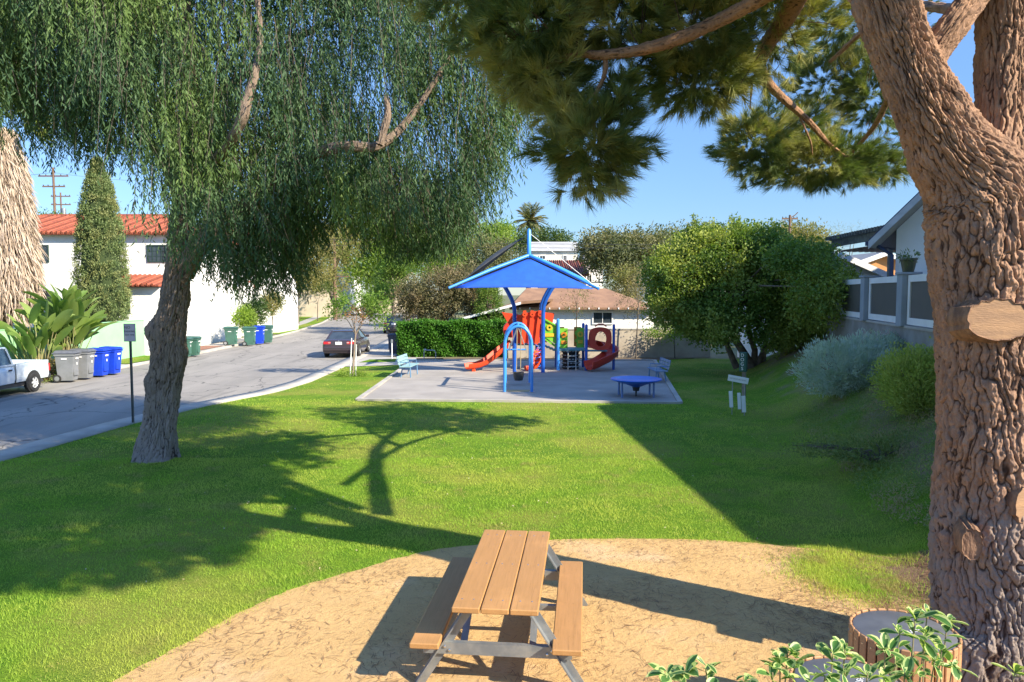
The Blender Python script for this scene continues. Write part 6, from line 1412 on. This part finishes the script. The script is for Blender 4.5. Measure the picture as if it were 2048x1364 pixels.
# ================================================================== grass blades and litter
def grass():
    def field(n, y0, y1, hb, wb, seed):
        r = np.random.default_rng(seed)
        y = np.sqrt(r.uniform(y0*y0, y1*y1, n)); x = r.uniform(-.78, .78, n)*(y+.6)
        lx = interp(KR, y); ok = (x > lx+.02) & (x < fence_x(y)-.2) & ~inpoly(x, y, PADS) & ~inpoly(x, y, [(-4.95, 23.05), (5.25, 22.4), (7.2, 36.8), (-5, 36.8)])
        # sparse on the worn bank
        q = x-.22*y; ok &= ~((q > 3.4) & (r.random(n) < .5)) & ~((q > 2.0) & (r.random(n) < .2)); ok &= np.hypot(x-PINEBASE[0], y-PINEBASE[1]) > .6
        return x[ok], y[ok]
    xs, ys, hs, ws = [], [], [], []
    for n, y0, y1, h, w, s in ((150000, 5.5, 10, .050, .0045, 1), (190000, 9.5, 15, .052, .007, 2), (120000, 14.5, 23.5, .05, .012, 3), (26000, 23, 37, .05, .02, 4)):
        x, y = field(n, y0, y1, h, w, s); xs.append(x); ys.append(y); hs.append(np.full(len(x), h)); ws.append(np.full(len(x), w))
    # tufts escaping into the dirt on the right of the pad
    n = 17000; a = rng.normal(size=(n, 2))*np.array([.30, .42])+np.array([4.05, 8.75]); b = rng.normal(size=(3500, 2))*np.array([.28, .2])+np.array([4.75, 9.3]); c = rng.normal(size=(900, 2))*np.array([.2, .12])+np.array([4.3, 7.5]); d = rng.normal(size=(1500, 2))*np.array([.35, .25])+np.array([4.6, 5.7])
    e = np.concatenate([a, b, c, d]); xs.append(e[:, 0]); ys.append(e[:, 1]); hs.append(np.full(len(e), .095)); ws.append(np.full(len(e), .0075))
    # ragged lawn edge along the pad
    pe = np.array(PADS); k = rng.integers(0, len(pe)-1, 9000); f = rng.random((9000, 1)); p = pe[k]*(1-f)+pe[k+1]*f+rng.normal(size=(9000, 2))*.05; p = p[(p[:, 1] > 5) & (p[:, 0] < 3.7)]
    xs.append(p[:, 0]); ys.append(p[:, 1]); hs.append(np.full(len(p), .05)); ws.append(np.full(len(p), .0055))
    x = np.concatenate(xs); y = np.concatenate(ys); h = np.concatenate(hs)*.8; w = np.concatenate(ws); n = len(x)
    lump = .8+.35*np.sin(x*3.1+np.sin(y*2.3))*np.sin(y*2.7+np.cos(x*1.9)); h = h*lump*rng.uniform(.5, 1.3, n)
    z = hgt(x, y)+.004; a = rng.uniform(0, 6.283, n); lean = rng.normal(size=(n, 2))*.45
    p = np.stack([x, y, z], 1); s = np.stack([np.cos(a), np.sin(a), np.zeros(n)], 1)*(w/2)[:, None]; t = p+np.stack([lean[:, 0]*h, lean[:, 1]*h, h], 1)
    V = np.stack([p-s, p+s, t], 1).reshape(-1, 3)
    m, nt, out = new_mat('grass_blades'); g = nt.nodes.new('ShaderNodeNewGeometry'); v = coords(nt)
    col = mix_col(nt, g.outputs['Random Per Island'], (.21, .39, .03), (.42, .60, .07))
    col = mix_col(nt, ramp(nt, noise(nt, v, .5, 5, .6), .43, .60), col, (.50, .58, .09))
    col = mix_col(nt, ramp(nt, noise(nt, v, 1.5, 5, .65), .53, .68), col, (.42, .38, .12))
    d = nt.nodes.new('ShaderNodeBsdfPrincipled'); d.inputs['Roughness'].default_value = .55; d.inputs['Specular IOR Level'].default_value = .25; nt.links.new(col, d.inputs[0])
    tr = nt.nodes.new('ShaderNodeBsdfTranslucent'); nt.links.new(col, tr.inputs[0]); mx = nt.nodes.new('ShaderNodeMixShader'); mx.inputs[0].default_value = .4
    nt.links.new(d.outputs[0], mx.inputs[1]); nt.links.new(tr.outputs[0], mx.inputs[2]); nt.links.new(mx.outputs[0], out.inputs[0])
    tag(npmesh('grass', V, np.arange(3*n).reshape(-1, 3), m), 'short green grass blades covering the park lawn', 'grass', kind='stuff')
    # fallen pine needles on the dirt, denser near the trunk
    n = 14000; x = rng.uniform(-4, 4.2, n); y = rng.uniform(3.6, 10, n); n2 = 15000
    x = np.r_[x, rng.normal(5.0, .95, n2)]; y = np.r_[y, rng.normal(7.6, 1.25, n2)]
    k = np.sin(x*2.1+y)*np.sin(y*2.4-x*1.3); ok = inpoly(x, y, PADS) & ((x > 3.9) | (rng.random(len(x)) < .25+.55*(k > .1))); x, y = x[ok], y[ok]; n = len(x)
    a = rng.uniform(0, 6.283, n); Ln = rng.uniform(.05, .13, n); c = rng.normal(size=n)*.25; z = hgt(x, y)+.016+rng.uniform(0, .012, n)
    P0 = np.stack([x, y, z], 1); d1 = np.stack([np.cos(a), np.sin(a), 0*a], 1)*Ln[:, None]/2; d2 = np.stack([np.cos(a+c), np.sin(a+c), rng.uniform(-.02, .15, n)], 1)*Ln[:, None]/2; s = np.stack([-np.sin(a), np.cos(a), 0*a], 1)*.0026
    V = np.stack([P0-s, P0+s, P0+d1+s, P0+d1-s, P0+d1+d2+s*.4, P0+d1+d2-s*.4], 1).reshape(-1, 3); i = np.arange(n)[:, None]*6
    Fc = np.concatenate([i+np.array([0, 1, 2, 3]), i+np.array([3, 2, 4, 5])]); 
    tag(npmesh('pine_litter', V, Fc, leafmat('fallen_needles', (.20, .11, .06), (.30, .18, .10), trans=.1)), 'fallen brown pine needles scattered on the dirt', 'pine litter', kind='stuff')
    # scraps and dandelion heads on the lawn
    # small pale daisies
    n = 260; y = rng.uniform(8, 22, n); x = rng.uniform(-.6, .35, n)*y; ok = (x > interp(KR, y)+.3) & ~inpoly(x, y, PADS); x, y = x[ok], y[ok]; n = len(x)
    V, Fc = leaf_arrays(np.stack([x, y, hgt(x, y)+.035], 1), unit(n)*np.array([1, 1, .3]), .03, .02); tag(npmesh('fallen_leaves', V, Fc, leafmat('dry_leaf', (.45, .35, .2), (.55, .5, .4), trans=.2)), 'tiny pale fallen leaves dotted over the lawn', 'leaf litter', kind='stuff')
grass()

def bank_shrubs():
    SIL = leafmat('silver_blue_leaves', (.42, .50, .46), (.56, .62, .58), (.36, .44, .36), trans=.25, patch=1.5)
    GRN = leafmat('fine_green_leaves', (.26, .34, .07), (.44, .48, .13), (.36, .40, .11), trans=.35, patch=1.5)
    def sh(name, label, px, py, Y, ells, ncl, nlf, sig, Lf, Wf, m, up=.5):
        b = P(px, py, Y); O = (b.x, Y, float(hgt(b.x, Y))-.02); t = empty(name, O, 0, label, 'shrub')
        st = MB(); r = random.Random(px)
        for i in range(26):
            a = r.uniform(0, 6.28); e = ells[i % len(ells)]; c = Vector(e[0]); q = c+Vector((math.cos(a)*e[1][0], math.sin(a)*e[1][1], e[1][2]*.5))*r.uniform(.3, .8); st.tube([(r.uniform(-.15, .15), r.uniform(-.15, .15), 0), q*.5+Vector((0, 0, .1)), q], [.02, .013, .005], 5, cap=False)
        st.build('stem', BARK, t, smooth=True)
        pts, out = clumps(ells, ncl, nlf, sig, (.55, 1.02)); pts[:, 2] = np.maximum(pts[:, 2], .02)
        V, Fc = leaf_arrays(pts, unit(len(pts))*.6+out*.7+np.array([0, 0, up]), Lf*rng.uniform(.6, 1.3, len(pts)), Wf); npmesh('foliage', V, Fc, m, t); return t
    sh('silver_shrub', 'silvery blue rounded shrub below the panelled fence', 1690, 800, 19.0, [((-.2, 0, .6), (1.05, .9, .72)), ((.9, .5, .75), (1.0, 1.0, .75)), ((1.7, .3, .7), (.9, .9, .8)), ((.5, -.3, .55), (1.0, .7, .6))], 1150, 34, .085, .11, .022, SIL)
    sh('green_shrub', 'fine leaved green shrub between the silver shrub and the pine trunk', 1830, 840, 14.6, [((-.15, 0, .65), (.62, .7, .60)), ((.45, .1, .7), (.6, .7, .62)), ((.1, -.3, .35), (.9, .5, .35))], 800, 34, .075, .07, .024, GRN)
    sh('low_shrub', 'low dark creeping shrub at the foot of the green shrub', 1760, 870, 13.2, [((0, 0, .15), (.9, .55, .22)), ((.9, .3, .2), (.7, .5, .25)), ((-.9, .5, .1), (.6, .4, .15))], 260, 18, .09, .07, .025, leafmat('creeping_leaves', (.13, .19, .05), (.22, .26, .09), trans=.25), .3)
    n = 5200; x = rng.uniform(5.5, 9.5, n); y = rng.uniform(9, 19, n); q = x-.22*y; ok = (q > 3.1) & (q < 5.4); x, y = x[ok], y[ok]; p = np.stack([x, y, hgt(x, y)+.03], 1); pts = np.repeat(p, 6, 0)+rng.normal(size=(len(p)*6, 3))*.05; pts[:, 2] = np.abs(pts[:, 2]-np.repeat(p[:, 2], 6))+np.repeat(p[:, 2], 6)
    V, Fc = leaf_arrays(pts, unit(len(pts))+np.array([0, 0, .7]), .05, .018); tag(npmesh('ground_cover', V, Fc, leafmat('bank_weeds', (.14, .24, .05), (.24, .30, .10), (.36, .28, .17), trans=.3, patch=1.2)), 'sparse weeds and ground cover on the shaded bank', 'ground cover', kind='stuff')
bank_shrubs()

# ================================================================== light, sky, camera
SUN_AZ = (.84, -.54); EL = R(34.3)
def lights():
    d = Vector((SUN_AZ[0], SUN_AZ[1], 0)).normalized()*math.cos(EL)+Vector((0, 0, math.sin(EL)))
    l = bpy.data.lights.new('sun', 'SUN'); l.energy = 4.9; l.angle = R(.53); l.color = (1.0, .895, .70)
    o = bpy.data.objects.new('sun', l); COL.objects.link(o); o.rotation_euler = d.to_track_quat('Z', 'Y').to_euler()
    w = bpy.data.worlds.new('World'); sc.world = w; w.use_nodes = True; nt = w.node_tree; nt.nodes.clear()
    s = nt.nodes.new('ShaderNodeTexSky'); s.sky_type = 'NISHITA'; s.sun_disc = False; s.sun_elevation = EL; s.sun_rotation = math.atan2(d.x, d.y)
    s.air_density = .85; s.dust_density = 0; s.ozone_density = 6
    b = nt.nodes.new('ShaderNodeBackground'); b.inputs[1].default_value = .15; o_ = nt.nodes.new('ShaderNodeOutputWorld')
    tc = nt.nodes.new('ShaderNodeTexCoord'); sx = nt.nodes.new('ShaderNodeSeparateXYZ'); nt.links.new(tc.outputs['Generated'], sx.inputs[0])
    mr = nt.nodes.new('ShaderNodeMapRange'); mr.inputs[1].default_value = 0; mr.inputs[2].default_value = 1; mr.inputs[3].default_value = .38; mr.inputs[4].default_value = 1.75; nt.links.new(sx.outputs[2], mr.inputs[0])
    mm = nt.nodes.new('ShaderNodeVectorMath'); mm.operation = 'SCALE'; nt.links.new(s.outputs[0], mm.inputs[0]); nt.links.new(mr.outputs[0], mm.inputs['Scale'])   # sky scaled by height: dimmed low, raised overhead to lift the shade
    nt.links.new(mm.outputs[0], b.inputs[0]); nt.links.new(b.outputs[0], o_.inputs[0])
lights()
cam = bpy.data.cameras.new('camera'); co = bpy.data.objects.new('camera', cam); COL.objects.link(co)
cam.sensor_width = 36; cam.lens = 36*F/2048; cam.clip_end = 3000; cam.clip_start = .05
co.location = (0, 0, CH); co.rotation_euler = (math.pi/2-PITCH, 0, 0); sc.camera = co
sc.view_settings.view_transform = 'Standard'; sc.view_settings.look = 'None'; sc.view_settings.exposure = 1.15; sc.view_settings.gamma = 1
sc.cycles.max_bounces = 8; sc.cycles.transparent_max_bounces = 8
